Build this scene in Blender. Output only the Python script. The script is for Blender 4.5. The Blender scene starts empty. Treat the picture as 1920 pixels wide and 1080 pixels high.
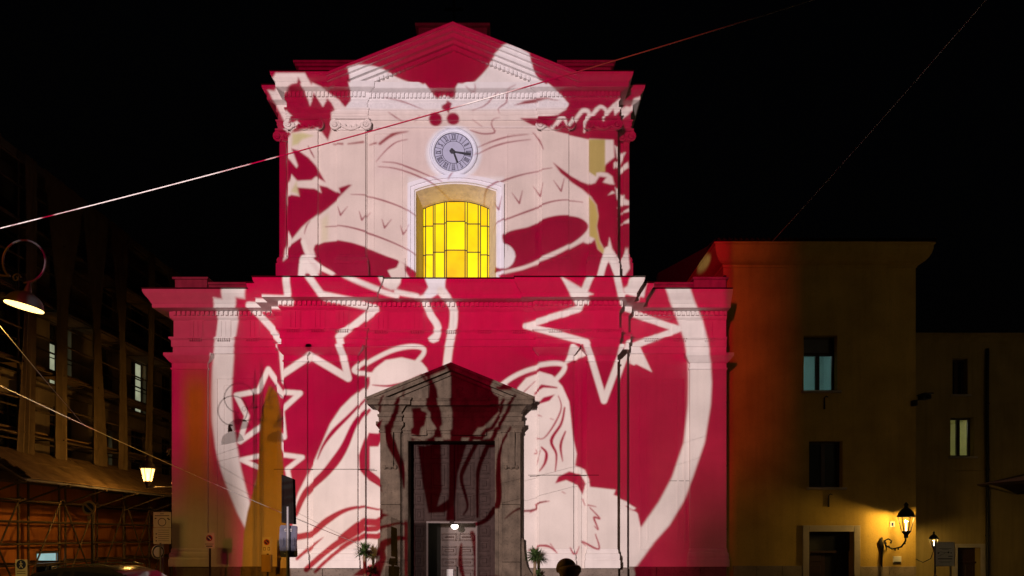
import bpy, bmesh, math, random
import numpy as np
from mathutils import Vector, Matrix
random.seed(7); np.random.seed(7)
PI = math.pi
sc = bpy.context.scene
C = sc.collection
# ------------------------------------------------------------------ camera, sky, exposure
CAM_Z, F = 2.0, 1280.0
HZ = 1004.0                                   # horizon row of the shift lens
cam = bpy.data.cameras.new('camera'); camo = bpy.data.objects.new('camera', cam); C.objects.link(camo)
camo.location = (0, 0, CAM_Z); camo.rotation_euler = (PI/2, 0, 0)
cam.lens = 24; cam.sensor_width = 36; cam.shift_y = (HZ-540)/1920; cam.clip_end = 2000
sc.camera = camo
w = bpy.data.worlds.new('World'); sc.world = w; w.use_nodes = True
nt = w.node_tree; bg = nt.nodes['Background']
sky = nt.nodes.new('ShaderNodeTexSky'); sky.sky_type = 'NISHITA'; sky.sun_disc = False
sky.sun_elevation = math.radians(-4); sky.sun_rotation = math.radians(150)
nt.links.new(sky.outputs[0], bg.inputs[0]); bg.inputs[1].default_value = 0.03
sc.view_settings.view_transform = 'Standard'; sc.view_settings.look = 'None'
sc.view_settings.exposure = 0; sc.view_settings.gamma = 1
sc.cycles.use_denoising = True
sc.cycles.max_bounces = 5; sc.cycles.diffuse_bounces = 3; sc.cycles.glossy_bounces = 3
sc.cycles.transparent_max_bounces = 12; sc.cycles.caustics_reflective = False; sc.cycles.caustics_refractive = False
sc.cycles.sample_clamp_indirect = 3.0
# projectors that throw the picture on the church: lamp points
S1, S2 = Vector((-7.6, -15.0, 5.6)), Vector((-7.15, -15.0, 6.5)); SLIDE_D = 0.5   # two projectors, one above the other
S = (S1+S2)/2
PROJ_POWER = 60000.0
STREET_POWER, LANTERN_L, LANTERN_R = 190.0, 480.0, 95.0

def P(px, py, Y): return Vector(((px-960)/F*Y, Y, CAM_Z+(HZ-py)/F*Y))
def XX(px, Y): return (px-960)/F*Y
def ZZ(py, Y): return CAM_Z+(HZ-py)/F*Y
def srgb(r, g, b):
    f = lambda c: (c/255/12.92) if c <= 10 else ((c/255+0.055)/1.055)**2.4
    return (f(r), f(g), f(b))

# ------------------------------------------------------------------ materials
M = {}
def mat(name, col, rough=0.8, var=0.12, scale=6.0, bump=0.15, bscale=40.0, streak=0.0, metal=0.0, spec=0.3, speck=0.0):
    m = bpy.data.materials.new(name); m.use_nodes = True; t = m.node_tree; n = t.nodes; l = t.links
    b = n['Principled BSDF']; b.inputs['Roughness'].default_value = rough; b.inputs['Metallic'].default_value = metal
    b.inputs['Specular IOR Level'].default_value = spec
    tc = n.new('ShaderNodeTexCoord')
    geo = n.new('ShaderNodeNewGeometry')
    nz = n.new('ShaderNodeTexNoise'); nz.inputs['Scale'].default_value = scale; nz.inputs['Detail'].default_value = 6
    l.new(geo.outputs['Position'], nz.inputs['Vector'])
    mr = n.new('ShaderNodeMapRange'); mr.inputs[1].default_value = 0.25; mr.inputs[2].default_value = 0.75
    mr.inputs[3].default_value = 1-var; mr.inputs[4].default_value = 1+var
    l.new(nz.outputs['Fac'], mr.inputs[0])
    mx = n.new('ShaderNodeMix'); mx.data_type = 'RGBA'; mx.blend_type = 'MULTIPLY'; mx.inputs[0].default_value = 1
    mx.inputs[6].default_value = (*col, 1); l.new(mr.outputs[0], mx.inputs[7]); out = mx.outputs[2]
    if streak > 0:      # rain streaks: noise stretched along z
        mp = n.new('ShaderNodeMapping'); mp.inputs['Scale'].default_value = (7, 7, 0.45); l.new(geo.outputs['Position'], mp.inputs[0])
        n2 = n.new('ShaderNodeTexNoise'); n2.inputs['Scale'].default_value = 1.0; n2.inputs['Detail'].default_value = 5; l.new(mp.outputs[0], n2.inputs['Vector'])
        r2 = n.new('ShaderNodeMapRange'); r2.inputs[1].default_value = 0.45; r2.inputs[2].default_value = 0.75; r2.inputs[3].default_value = 1; r2.inputs[4].default_value = 1-streak
        l.new(n2.outputs['Fac'], r2.inputs[0])
        m2 = n.new('ShaderNodeMix'); m2.data_type = 'RGBA'; m2.blend_type = 'MULTIPLY'; m2.inputs[0].default_value = 1
        l.new(out, m2.inputs[6]); l.new(r2.outputs[0], m2.inputs[7]); out = m2.outputs[2]
    if speck > 0:
        n3 = n.new('ShaderNodeTexNoise'); n3.inputs['Scale'].default_value = 22; n3.inputs['Detail'].default_value = 8; l.new(geo.outputs['Position'], n3.inputs['Vector'])
        r3 = n.new('ShaderNodeMapRange'); r3.inputs[1].default_value = 0.55; r3.inputs[2].default_value = 0.7; r3.inputs[3].default_value = 1; r3.inputs[4].default_value = 1-speck
        l.new(n3.outputs['Fac'], r3.inputs[0])
        m3 = n.new('ShaderNodeMix'); m3.data_type = 'RGBA'; m3.blend_type = 'MULTIPLY'; m3.inputs[0].default_value = 1
        l.new(out, m3.inputs[6]); l.new(r3.outputs[0], m3.inputs[7]); out = m3.outputs[2]
    l.new(out, b.inputs['Base Color'])
    if bump > 0:
        nb = n.new('ShaderNodeTexNoise'); nb.inputs['Scale'].default_value = bscale; nb.inputs['Detail'].default_value = 5
        l.new(geo.outputs['Position'], nb.inputs['Vector'])
        bp = n.new('ShaderNodeBump'); bp.inputs['Strength'].default_value = bump; bp.inputs['Distance'].default_value = 0.02
        l.new(nb.outputs['Fac'], bp.inputs['Height']); l.new(bp.outputs[0], b.inputs['Normal'])
    M[name] = m; return m
def emat(name, col, strength, var=0.0, scale=5.0, stretch=1.0):
    m = bpy.data.materials.new(name); m.use_nodes = True; t = m.node_tree; n = t.nodes; l = t.links
    b = n['Principled BSDF']; b.inputs['Base Color'].default_value = (*[c*0.3 for c in col], 1); b.inputs['Roughness'].default_value = 0.3
    b.inputs['Emission Strength'].default_value = strength; b.inputs['Emission Color'].default_value = (*col, 1)
    if var > 0:
        geo = n.new('ShaderNodeNewGeometry'); mp = n.new('ShaderNodeMapping'); mp.inputs['Scale'].default_value = (1, 1, stretch)
        l.new(geo.outputs['Position'], mp.inputs[0])
        nz = n.new('ShaderNodeTexNoise'); nz.inputs['Scale'].default_value = scale; nz.inputs['Detail'].default_value = 5; l.new(mp.outputs[0], nz.inputs['Vector'])
        mr = n.new('ShaderNodeMapRange'); mr.inputs[1].default_value = .3; mr.inputs[2].default_value = .7; mr.inputs[3].default_value = strength*(1-var); mr.inputs[4].default_value = strength*(1+var)
        l.new(nz.outputs['Fac'], mr.inputs[0]); l.new(mr.outputs[0], b.inputs['Emission Strength'])
    M[name] = m; return m
mat('plaster', (0.74, 0.69, 0.66), 0.85, 0.10, 1.1, 0.25, 30, streak=0.05, speck=0.05)
mat('trim', (0.78, 0.74, 0.73), 0.8, 0.06, 3.0, 0.10, 40, streak=0.06)
mat('attic_stone', (0.36, 0.32, 0.30), 0.85, 0.2, 3.0, 0.2, 30, streak=0.25)
mat('carved', (0.74, 0.70, 0.70), 0.85, 0.10, 14.0, 0.9, 16)
mat('embrasure', (0.80, 0.68, 0.54), 0.85, 0.10, 4.0, 0.15, 30, streak=0.2)
mat('portal_stone', (0.130, 0.100, 0.074), 0.85, 0.38, 3.5, 0.9, 14, streak=0.35, speck=0.35)
mat('plinth_stone', (0.20, 0.165, 0.14), 0.85, 0.30, 2.5, 0.5, 12, speck=0.4)
mat('door_wood', (0.052, 0.033, 0.030), 0.75, 0.25, 8, 0.2, 60, streak=0.2, spec=0.12)
mat('vestibule_wood', (0.10, 0.06, 0.05), 0.4, 0.2, 8, 0.1, 60)
mat('dark_interior', (0.02, 0.018, 0.015), 0.9, 0.1, 4, 0)
mat('roof_tile', (0.09, 0.05, 0.035), 0.9, 0.3, 8, 0.4, 20)
mat('dial', (0.46, 0.44, 0.53), 0.5, 0.06, 6, 0.0)
mat('dial_ring', (0.80, 0.77, 0.80), 0.6, 0.04, 6, 0.05)
mat('numeral', (0.07, 0.06, 0.08), 0.6, 0.1, 30, 0.0)
mat('hand', (0.05, 0.045, 0.05), 0.5, 0.1, 30, 0.0)
mat('lead', (0.03, 0.022, 0.015), 0.6, 0.1, 20, 0)
mat('iron', (0.035, 0.032, 0.03), 0.5, 0.2, 20, 0.1, metal=0.6)
mat('steel', (0.17, 0.17, 0.19), 0.5, 0.12, 20, 0.1, metal=0.3)
mat('sign_back', (0.10, 0.105, 0.15), 0.85, 0.2, 10, 0.1, spec=0.04)
mat('black_sheet', (0.010, 0.009, 0.009), 0.9, 0.15, 10, 0.05, spec=0.05)
mat('yellow_plaster', (0.58, 0.38, 0.085), 0.9, 0.24, 0.9, 0.3, 20, streak=0.10, speck=0.12)
mat('ochre_plaster', (0.42, 0.30, 0.10), 0.9, 0.15, 1.2, 0.15, 25, streak=0.2)
mat('orange_plaster', (0.55, 0.21, 0.06), 0.9, 0.15, 1.2, 0.15, 25, streak=0.2)
mat('grey_plaster', (0.24, 0.20, 0.15), 0.9, 0.2, 1.5, 0.2, 25, streak=0.2)
mat('dado', (0.36, 0.28, 0.21), 0.9, 0.25, 2.5, 0.2, 20, speck=0.25)
mat('frame_stone', (0.50, 0.42, 0.33), 0.85, 0.12, 4, 0.2, 25)
mat('window_wood', (0.05, 0.025, 0.018), 0.5, 0.2, 10, 0.1)
mat('pane_dark', (0.02, 0.022, 0.025), 0.12, 0.1, 3, 0, spec=0.6)
mat('shutter_grey', (0.12, 0.12, 0.13), 0.7, 0.1, 6, 0)
mat('room_wall', (0.55, 0.72, 0.70), 0.8, 0.05, 4, 0)
mat('room_wall_yellow', (0.62, 0.60, 0.30), 0.8, 0.05, 4, 0)
mat('room_dark', (0.12, 0.16, 0.16), 0.7, 0.1, 4, 0)
mat('tube_steel', (0.12, 0.09, 0.06), 0.6, 0.3, 15, 0.1, metal=0.3)
mat('plank', (0.17, 0.115, 0.06), 0.85, 0.35, 4, 0.3, 20)
mat('net', (0.15, 0.115, 0.07), 0.95, 0.2, 3, 0.3, 10)
mat('paving', (0.06, 0.055, 0.05), 0.75, 0.3, 3, 0.4, 15)
mat('sign_white', (0.74, 0.72, 0.69), 0.45, 0.06, 8, 0)
mat('sign_print', (0.05, 0.05, 0.06), 0.6, 0.1, 8, 0)
mat('sign_blue', (0.02, 0.035, 0.16), 0.45, 0.1, 8, 0)
mat('sign_red', (0.45, 0.05, 0.04), 0.5, 0.1, 8, 0)
mat('leaf', (0.055, 0.10, 0.028), 0.55, 0.35, 9, 0.1)
mat('trunk', (0.22, 0.16, 0.10), 0.9, 0.3, 14, 0.5, 40)
mat('pot', (0.30, 0.11, 0.06), 0.8, 0.15, 8, 0.1)
mat('car_paint', (0.018, 0.016, 0.015), 0.18, 0.1, 5, 0, spec=0.6)
mat('car_glass', (0.01, 0.01, 0.012), 0.04, 0.05, 5, 0, spec=0.9)
mat('silver_paint', (0.25, 0.25, 0.26), 0.25, 0.05, 5, 0, metal=0.5)
mat('rubber', (0.02, 0.02, 0.02), 0.8, 0.1, 10, 0)
mat('chrome', (0.55, 0.52, 0.48), 0.2, 0.05, 10, 0, metal=0.9)
mat('skin', (0.48, 0.28, 0.19), 0.6, 0.06, 20, 0)
mat('hair', (0.34, 0.19, 0.09), 0.6, 0.3, 60, 0.4, 90)
mat('coat', (0.03, 0.02, 0.025), 0.9, 0.15, 10, 0.2, 50)
mat('brown_coat', (0.16, 0.07, 0.02), 0.9, 0.15, 10, 0.2, 50)
mat('trousers', (0.02, 0.022, 0.03), 0.9, 0.15, 10, 0.2, 50)
mat('cable', (0.50, 0.48, 0.48), 0.6, 0.2, 30, 0.1)
mat('lamp_shade', (0.028, 0.026, 0.03), 0.5, 0.1, 20, 0.05)
mat('canvas', (0.38, 0.28, 0.17), 0.9, 0.12, 6, 0.2, 50)
mat('paper', (0.75, 0.75, 0.78), 0.7, 0.04, 8, 0)
mat('housing', (0.05, 0.05, 0.055), 0.5, 0.1, 10, 0.05)
emat('pane_bright', srgb(255, 226, 0), 0.97, 0.16, 1.4)
emat('pane_amber', srgb(250, 196, 0), 0.92, 0.28, 1.3)
emat('pane_mid', srgb(252, 212, 0), 0.92, 0.28, 1.3)
emat('sodium', (1.0, 0.66, 0.20), 3.6)
emat('sodium_orange', (1.0, 0.55, 0.14), 7.0)
emat('warm_bulb', (1.0, 0.80, 0.50), 9.0)
emat('white_globe', (1.0, 0.93, 0.80), 6.0)
emat('lit_office', srgb(190, 195, 160), 0.55, 0.3, 2.0)
emat('shop_light', srgb(150, 190, 190), 0.9, 0.15, 2.0)
emat('tube_light', (0.75, 1.0, 0.95), 1.2)
# clear thin glass
gm = bpy.data.materials.new('clear_glass'); gm.use_nodes = True
gn = gm.node_tree.nodes; gl = gm.node_tree.links; gn.remove(gn['Principled BSDF'])
tr = gn.new('ShaderNodeBsdfTransparent'); gs = gn.new('ShaderNodeBsdfGlossy'); gs.inputs['Roughness'].default_value = 0.05
ms = gn.new('ShaderNodeMixShader'); ms.inputs[0].default_value = 0.06
gl.new(tr.outputs[0], ms.inputs[1]); gl.new(gs.outputs[0], ms.inputs[2]); gl.new(ms.outputs[0], gn['Material Output'].inputs[0])
M['clear_glass'] = gm
# frosted lantern glass: glows and lets its lamp's light through
fg = bpy.data.materials.new('lit_glass'); fg.use_nodes = True; gn = fg.node_tree.nodes; gl = fg.node_tree.links; gn.remove(gn['Principled BSDF'])
tr = gn.new('ShaderNodeBsdfTransparent'); gs = gn.new('ShaderNodeEmission'); gs.inputs[0].default_value = (1,.55,.14,1); gs.inputs[1].default_value = 8
ms = gn.new('ShaderNodeMixShader'); ms.inputs[0].default_value = 0.4
gl.new(tr.outputs[0], ms.inputs[1]); gl.new(gs.outputs[0], ms.inputs[2]); gl.new(ms.outputs[0], gn['Material Output'].inputs[0])
M['lit_glass'] = fg

# ------------------------------------------------------------------ mesh helpers
class MB:
    def __init__(s): s.v = []; s.f = []
    def add(s, vs, fs):
        o = len(s.v); s.v += [tuple(v) for v in vs]; s.f += [tuple(i+o for i in f) for f in fs]; return s
    def box(s, x0, x1, y0, y1, z0, z1):
        if x0 > x1: x0, x1 = x1, x0
        if y0 > y1: y0, y1 = y1, y0
        if z0 > z1: z0, z1 = z1, z0
        return s.add([(x0,y0,z0),(x1,y0,z0),(x1,y1,z0),(x0,y1,z0),(x0,y0,z1),(x1,y0,z1),(x1,y1,z1),(x0,y1,z1)],
              [(0,3,2,1),(4,5,6,7),(0,1,5,4),(1,2,6,5),(2,3,7,6),(3,0,4,7)])
    def bbox(s, x0, x1, y0, y1, z0, z1, b=0.01):
        """box whose front (low y) edges are chamfered"""
        vs = [(x0,y0+b,z0),(x1,y0+b,z0),(x1,y0+b,z1),(x0,y0+b,z1),(x0,y1,z0),(x1,y1,z0),(x1,y1,z1),(x0,y1,z1),
              (x0+b,y0,z0+b),(x1-b,y0,z0+b),(x1-b,y0,z1-b),(x0+b,y0,z1-b)]
        fs = [(8,9,10,11),(0,1,9,8),(1,2,10,9),(2,3,11,10),(3,0,8,11),(0,4,5,1),(1,5,6,2),(2,6,7,3),(3,7,4,0),(4,7,6,5)]
        return s.add(vs, fs)
    def prism_y(s, poly, y0, y1):
        """poly in (x,z), front face at y0"""
        n = len(poly)
        s.add([(x,y0,z) for x,z in poly]+[(x,y1,z) for x,z in poly], [tuple(range(n)), tuple(range(2*n-1,n-1,-1))]+[(i,n+i,n+(i+1)%n,(i+1)%n) for i in range(n)])
        return s
    def prism_x(s, poly, x0, x1):
        n = len(poly)
        return s.add([(x0,y,z) for y,z in poly]+[(x1,y,z) for y,z in poly], [tuple(range(n)), tuple(range(2*n-1,n-1,-1))]+[(i,n+i,n+(i+1)%n,(i+1)%n) for i in range(n)])
    def strip(s, rows, closed=False):
        """grid of rows of equal length"""
        n = len(rows[0]); vs = [p for r in rows for p in r]; fs = []
        for i in range(len(rows)-1):
            for j in range(n if closed else n-1):
                k = (j+1) % n
                fs.append((i*n+j, i*n+k, (i+1)*n+k, (i+1)*n+j))
        return s.add(vs, fs)
    def sweep(s, path, prof):
        """profile (out,z) swept along a plan path, mitred; outward is the right-hand side"""
        pts = [Vector(p) for p in path]; N = []
        for i in range(len(pts)-1):
            d = (pts[i+1]-pts[i]).normalized(); N.append(Vector((d.y, -d.x)))
        rows = []
        for i, p in enumerate(pts):
            if i == 0: m = N[0]
            elif i == len(pts)-1: m = N[-1]
            else: m = (N[i-1]+N[i])/(1+N[i-1].dot(N[i]))
            rows.append([(p.x+m.x*o, p.y+m.y*o, z) for o, z in prof])
        return s.strip(rows)
    def tube(s, p0, p1, r, n=8, r1=None):
        return s.path([p0, p1], [r, r if r1 is None else r1], n)
    def path(s, pts, rad, n=8):
        pts = [Vector(p) for p in pts]
        if not hasattr(rad, '__len__'): rad = [rad]*len(pts)
        rows = []; up = None
        for i, p in enumerate(pts):
            d = (pts[min(i+1,len(pts)-1)]-pts[max(i-1,0)]).normalized()
            if up is None: up = Vector((0,0,1)) if abs(d.z) < 0.9 else Vector((1,0,0))
            a = d.cross(up).normalized(); b = a.cross(d).normalized(); up = b
            rows.append([p+(a*math.cos(t)+b*math.sin(t))*rad[i] for t in [2*PI*k/n for k in range(n)]])
        s.strip(rows, True)
        o = len(s.v)-n*len(rows); s.f.append(tuple(o+k for k in range(n))[::-1]); s.f.append(tuple(o+n*(len(rows)-1)+k for k in range(n)))
        return s
    def lathe(s, prof, c, n=16, axis='z'):
        """prof: (r,h) ; c: base point"""
        c = Vector(c); rows = []
        for r, h in prof:
            row = []
            for k in range(n):
                t = 2*PI*k/n
                if axis == 'z': row.append((c.x+r*math.cos(t), c.y+r*math.sin(t), c.z+h))
                elif axis == 'y': row.append((c.x+r*math.cos(t), c.y+h, c.z+r*math.sin(t)))
                else: row.append((c.x+h, c.y+r*math.cos(t), c.z+r*math.sin(t)))
            rows.append(row)
        return s.strip(rows, True)
    def rot(s, mtx, start=0):
        for i in range(start, len(s.v)): s.v[i] = tuple(mtx @ Vector(s.v[i]))
        return s
    def build(s, name, m, parent=None, smooth=False, loc=None, recalc=True):
        me = bpy.data.meshes.new(name); me.from_pydata(s.v, [], s.f)
        if recalc:
            bm = bmesh.new(); bm.from_mesh(me); bmesh.ops.recalc_face_normals(bm, faces=bm.faces); bm.to_mesh(me); bm.free()
        me.materials.append(M[m] if isinstance(m, str) else m)
        if smooth:
            for p in me.polygons: p.use_smooth = True
            try: me.set_sharp_from_angle(angle=math.radians(40))
            except Exception: pass
        o = bpy.data.objects.new(name, me); C.objects.link(o)
        if parent: o.parent = parent
        if loc is not None: o.location = loc
        return o
def tag(o, label=None, cat=None, group=None, kind=None):
    if label: o['label'] = label
    if cat: o['category'] = cat
    if group: o['group'] = group
    if kind: o['kind'] = kind
    return o
def thing(name, label, cat, loc=(0,0,0), group=None):
    o = bpy.data.objects.new(name, None); C.objects.link(o); o.location = loc; o.empty_display_size = 0.2
    return tag(o, label, cat, group)
def dupe(o, parent, loc):
    c = o.copy(); C.objects.link(c); c.parent = parent; c.location = loc; return c
# children are built in world coordinates under parents at the origin: things whose Empty sits elsewhere use unloc()
def rebase(root):
    """move a root Empty's children so that their world place stays while the Empty stands at the thing's base"""
    for ch in root.children: ch.location = Vector(ch.location)-Vector(root.location)
    return root

# ================================================================== SETTING
g = MB(); g.box(-400, 400, -120, 900, -0.3, 0.0).build('ground', 'paving').__setitem__('kind', 'structure')

# ================================================================== CHURCH
CX = -1.76
YS, YC, YM = 20.5, 19.6, 19.72       # lower storey: side bays, projecting outer part, middle
HS, HC, HM = 8.35, 5.14, 2.48        # half widths
YI, HD = 20.05, 4.80                  # a half step at the corners of the projecting part
XR = 6.42                             # right end of the front, built against the neighbour
UF, UB, UI = 20.3, 20.9, 20.36       # upper storey planes: front, setback, inner bay
HF, HB, HI = 4.90, 5.36, 2.56
church = thing('church', 'tall pale church front with gable, clock and a crimson picture thrown on it', 'church', (CX, 20, 0))
def part(mb, name, m, smooth=False, parent=None):
    o = mb.build(name, m, church if parent is None else parent, smooth)
    if parent is None: o.location = (-CX, -20, 0)
    return o
ZC = 9.20     # top of lower cornice
# lower walls (door opening cut in the middle wall)
DX0, DX1, DZ = XX(765, 19.4), XX(928, 19.4), ZZ(828, 19.4)
wl = MB()
wl.box(CX-HS, CX-HC+.01, YS, 34, 0, 9.1); wl.box(CX+HC-.01, XR, YS, 34, 0, 9.1)
wl.box(CX-HD, CX-HM, YC, 21, 0, 9.1); wl.box(CX+HM, CX+HD, YC, 21, 0, 9.1); wl.box(CX-HC, CX-HD, YI, 21, 0, 9.1); wl.box(CX+HD, CX+HC, YI, 21, 0, 9.1)
wl.box(CX-HM, DX0-.05, YM, 20.9, 0, 9.1); wl.box(DX1+.05, CX+HM, YM, 20.9, 0, 9.1); wl.box(DX0-.05, DX1+.05, YM, 20.9, DZ+.1, 9.1)
part(wl, 'wall', 'plaster')
# plinth course: separate stones
plz = ZZ(1065, 19.5)
def plinth_run(x0, x1, y, top):
    x = x0; i = 0
    while x < x1-0.05:
        ww = min(random.uniform(0.9, 1.5), x1-x)
        if x1-x-ww < 0.3: ww = x1-x
        part(MB().bbox(x+.006, x+ww-.006, y-random.uniform(.10, .13), y-.002, 0, top-random.uniform(0, .02), .012), 'plinth_stone', 'plinth_stone')
        x += ww
for (a, b, y) in ((CX-HS, CX-HC, YS), (CX-HC, CX-HD, YI), (CX-HD, CX-HM, YC), (CX-HM, XX(700, 19.7), YM), (XX(988, 19.7), CX+HM, YM), (CX+HM, CX+HD, YC), (CX+HD, CX+HC, YI), (CX+HC, XR, YS)):
    plinth_run(a, b, y, plz)
# lower entablature swept round every break of the wall
prof_low = [(0,7.44),(.05,7.45),(.05,7.64),(.085,7.65),(.085,7.83),(.10,7.85),(.14,7.88),(.14,7.93),(.035,7.94),(.035,8.44),(.06,8.46),(.10,8.50),(.12,8.54),(.12,8.68),
            (.40,8.69),(.46,8.69),(.46,8.80),(.48,8.82),(.52,8.90),(.58,8.98),(.63,9.06),(.65,9.12),(.65,9.17),(0.0,9.20)]
path_low = [(CX-HS, 34), (CX-HS, YS), (CX-HC, YS), (CX-HC, YI), (CX-HD, YI), (CX-HD, YC), (CX-HM, YC), (CX-HM, YM), (CX+HM, YM), (CX+HM, YC), (CX+HD, YC), (CX+HD, YI), (CX+HC, YI), (CX+HC, YS), (XR, YS)]
em = MB().sweep(path_low, prof_low); em.add([(XR, YS-o_, z_) for o_, z_ in prof_low]+[(XR, YS+.02, 9.2), (XR, YS+.02, 7.44)], [tuple(range(len(prof_low)+2))])
ent = part(em, 'entablature', 'trim')
runs_low = [(CX-HS, CX-HC-.12, YS), (CX-HD-.1, CX-HM+.1, YC), (CX-HM+.12, CX+HM-.12, YM), (CX+HM-.1, CX+HD+.1, YC), (CX+HC+.12, XR, YS)]
def dentils(runs, z0, z1, out, back, pitch, wd, par):
    d = MB()
    for a, b, y in runs:
        n = max(1, int((b-a)/pitch)); p = (b-a)/n
        for i in range(n):
            x = a+(i+.5)*p; d.box(x-wd/2, x+wd/2, y-out, y-back, z0, z1)
    o = d.build('dentil_course', 'trim', par); o['kind'] = 'stuff'; return o
dentils(runs_low, 8.555, 8.672, .21, .11, .135, .082, ent)
MB().sweep(path_low, [(.5,9.188),(.668,9.178),(.672,9.205),(.5,9.225)]).build('flashing', 'lead', ent)
# triglyphs with their guttae
def triglyph_mesh():
    t = MB(); wd = .40
    for k in range(3):
        x = -wd/2+k*(wd/3); t.prism_y([(x+.012,0),(x+wd/3-.012,0),(x+wd/3-.012,.47),(x+wd/6,.485),(x+.012,.47)], -.045, 0)
    t.box(-wd/2-.01, wd/2+.01, -.02, 0, -.005, .50)
    return t
tg0 = triglyph_mesh().build('triglyph', 'trim', ent); gt = MB()
for k in range(6): gt.lathe([(.0,-.075),(.022,-.075),(.014,0)], (-.165+k*.066, -.02, 0), 6)
gt.box(-.21, .21, -.055, 0, 0, .02)
gut0 = gt.build('guttae', 'trim', ent)
first = True
tri_px = [(370,20.5),(422,20.5),(476,20.5),(552,19.6),(598,19.6),(642,19.6),(716,19.72),(783,19.72),(848,19.72),(908,19.72),(972,19.72),(1040,19.6),(1080,19.6),(1130,19.6),(1218,20.5),(1272,20.5),(1330,20.5)]
for px, y in tri_px:
    x = XX(px, y)
    if first: tg0.location = (x, y-.036, 7.95); gut0.location = (x, y-.141, 7.87-.0); first = False
    else:
        dupe(tg0, ent, (x, y-.036, 7.95)); dupe(gut0, ent, (x, y-.141, 7.87))
# parapet blocks over the side bays and roofs
for sx in (-1, 1):
    xa, xb = (CX-HS+.1 if sx < 0 else XR-.06), CX+sx*(HC-.1)
    b = MB().box(min(xa,xb), max(xa,xb), YS-.1, YS+.5, 9.15, 9.48)
    b.box(xa, xa-sx*.95, YS-.22, YS+.55, 9.15, 9.60); b.box(xa+sx*.06, xa-sx*1.0, YS-.28, YS+.6, 9.60, 9.66)
    b.box(xa-sx*.95, xb, YS-.16, YS+.55, 9.48, 9.55)
    part(b, 'parapet', 'attic_stone')
    part(MB().prism_x([(21.0,9.2),(34,9.2),(34,9.4),(27,11.2),(21.0,9.7)], min(CX+sx*HS*.97, CX+sx*HB), max(CX+sx*HS*.97, CX+sx*HB)), 'side_roof', 'roof_tile')
part(MB().box(CX-HD+.1, CX+HD-.1, YC+.1, UF, 9.1, 9.24), 'cornice_roof', 'roof_tile')
# lower pilasters
def pil(x0, x1, y, z0, z1, proud=.10, base=True):
    p = MB(); p.bbox(x0, x1, y-proud, y+.02, z0+(.55 if base else 0), z1-.48, .004)
    o = part(p, 'pilaster', 'plaster')
    c = MB().sweep([(x0, y+.01), (x0, y-proud), (x1, y-proud), (x1, y+.01)], [(0,z1-.5),(.03,z1-.48),(.03,z1-.44),(0.0,z1-.43),(0.0,z1-.30),(.03,z1-.28),(.05,z1-.26),(.10,z1-.20),(.15,z1-.13),(.17,z1-.11),(.17,z1-.02),(0,z1)])
    c.build('capital', 'trim', o)
    if base:
        MB().sweep([(x0, y+.01), (x0, y-proud), (x1, y-proud), (x1, y+.01)], [(0,z0),(.07,z0),(.07,z0+.22),(.05,z0+.24),(.06,z0+.32),(.05,z0+.40),(.02,z0+.43),(.02,z0+.5),(0,z0+.55)]).build('base', 'trim', o)
    return o
for (a, b, y) in ((325,392,20.5),(534,578,19.6),(589,672,19.6),(1010,1075,19.6),(1100,1157,19.6),(1292,1360.5,20.5)):
    pil(XX(a, y)+.004, XX(b, y)-.004, y, plz, 7.445)
# thin side strips beside the inner pilasters and panel frames in the side bays
for a, b in ((676, 685), (1083, 1090)):
    part(MB().box(XX(a,19.6), XX(b,19.6), YC-.045, YC+.01, plz, 7.44), 'strip', 'plaster')
for (a, b) in ((405, 490), (1200, 1285)):
    for inset, proud in ((0, .03), (.2, .018)):
        x0, x1, z0, z1 = XX(a,20.5)+inset, XX(b,20.5)-inset, plz+.5+inset, ZZ(708,20.5)-inset
        f = MB()
        for (p, q, r, s_) in ((x0,x0+.05,z0,z1),(x1-.05,x1,z0,z1),(x0+.05,x1-.05,z0,z0+.05),(x0+.05,x1-.05,z1-.05,z1)): f.box(p, q, YS-proud, YS+.01, r, s_)
        part(f, 'panel_frame', 'plaster')
# thin lead joint: rendering joint line across the lower wall
part(MB().box(CX-HC+.1, XX(705,19.7), YC-.004-.11, YC-.1, ZZ(881,19.6), ZZ(880,19.6)), 'render_joint', 'lead')
part(MB().box(XX(990,19.7), CX+HC-.9, YC-.115, YC-.1, ZZ(892,19.6), ZZ(891,19.6)), 'render_joint', 'lead')
part(MB().box(XX(1255,20.5), XX(1300,20.5), YS-.008, YS, ZZ(902,20.5), ZZ(901.2,20.5)), 'render_joint', 'lead')

# ---- upper storey
ZU0, ZU1 = 9.1, 15.3
WX0, WX1 = XX(780, UI), XX(930, UI); WZ0, WZS, WZC = 9.3, ZZ(359, UI), ZZ(345, UI)      # window opening (spring, crown)
def arch_pts(x0, x1, zs, zc, n=14):
    hw = (x1-x0)/2; h = zc-zs; R = (hw*hw+h*h)/(2*h); cz = zc-R; cx = (x0+x1)/2; a = math.asin(hw/R)
    return [(cx+R*math.sin(-a+2*a*i/n), cz+R*math.cos(-a+2*a*i/n)) for i in range(n+1)]
uw = MB()
uw.box(CX-HB, CX+HB, UB, 32, ZU0, ZU1+.1)
uw.box(CX-HF, CX-HI, UF, UB+.05, ZU0, ZU1); uw.box(CX+HI, CX+HF, UF, UB+.05, ZU0, ZU1)
part(uw, 'wall', 'plaster')
iw = MB(); ap = arch_pts(WX0, WX1, WZS, WZC)
iw.box(CX-HI, WX0, UI, UB+.02, ZU0, ZU1); iw.box(WX1, CX+HI, UI, UB+.02, ZU0, ZU1)
iw.prism_y([(WX0, ZU1)]+[(x, z) for x, z in ap]+[(WX1, ZU1)], UI, UB+.02)
part(iw, 'wall', 'plaster')
# cut for the window through the setback block: rebuild that block around the opening
uw2 = bpy.data.objects['wall.001'].data
bm = bmesh.new(); bm.from_mesh(uw2)
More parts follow.
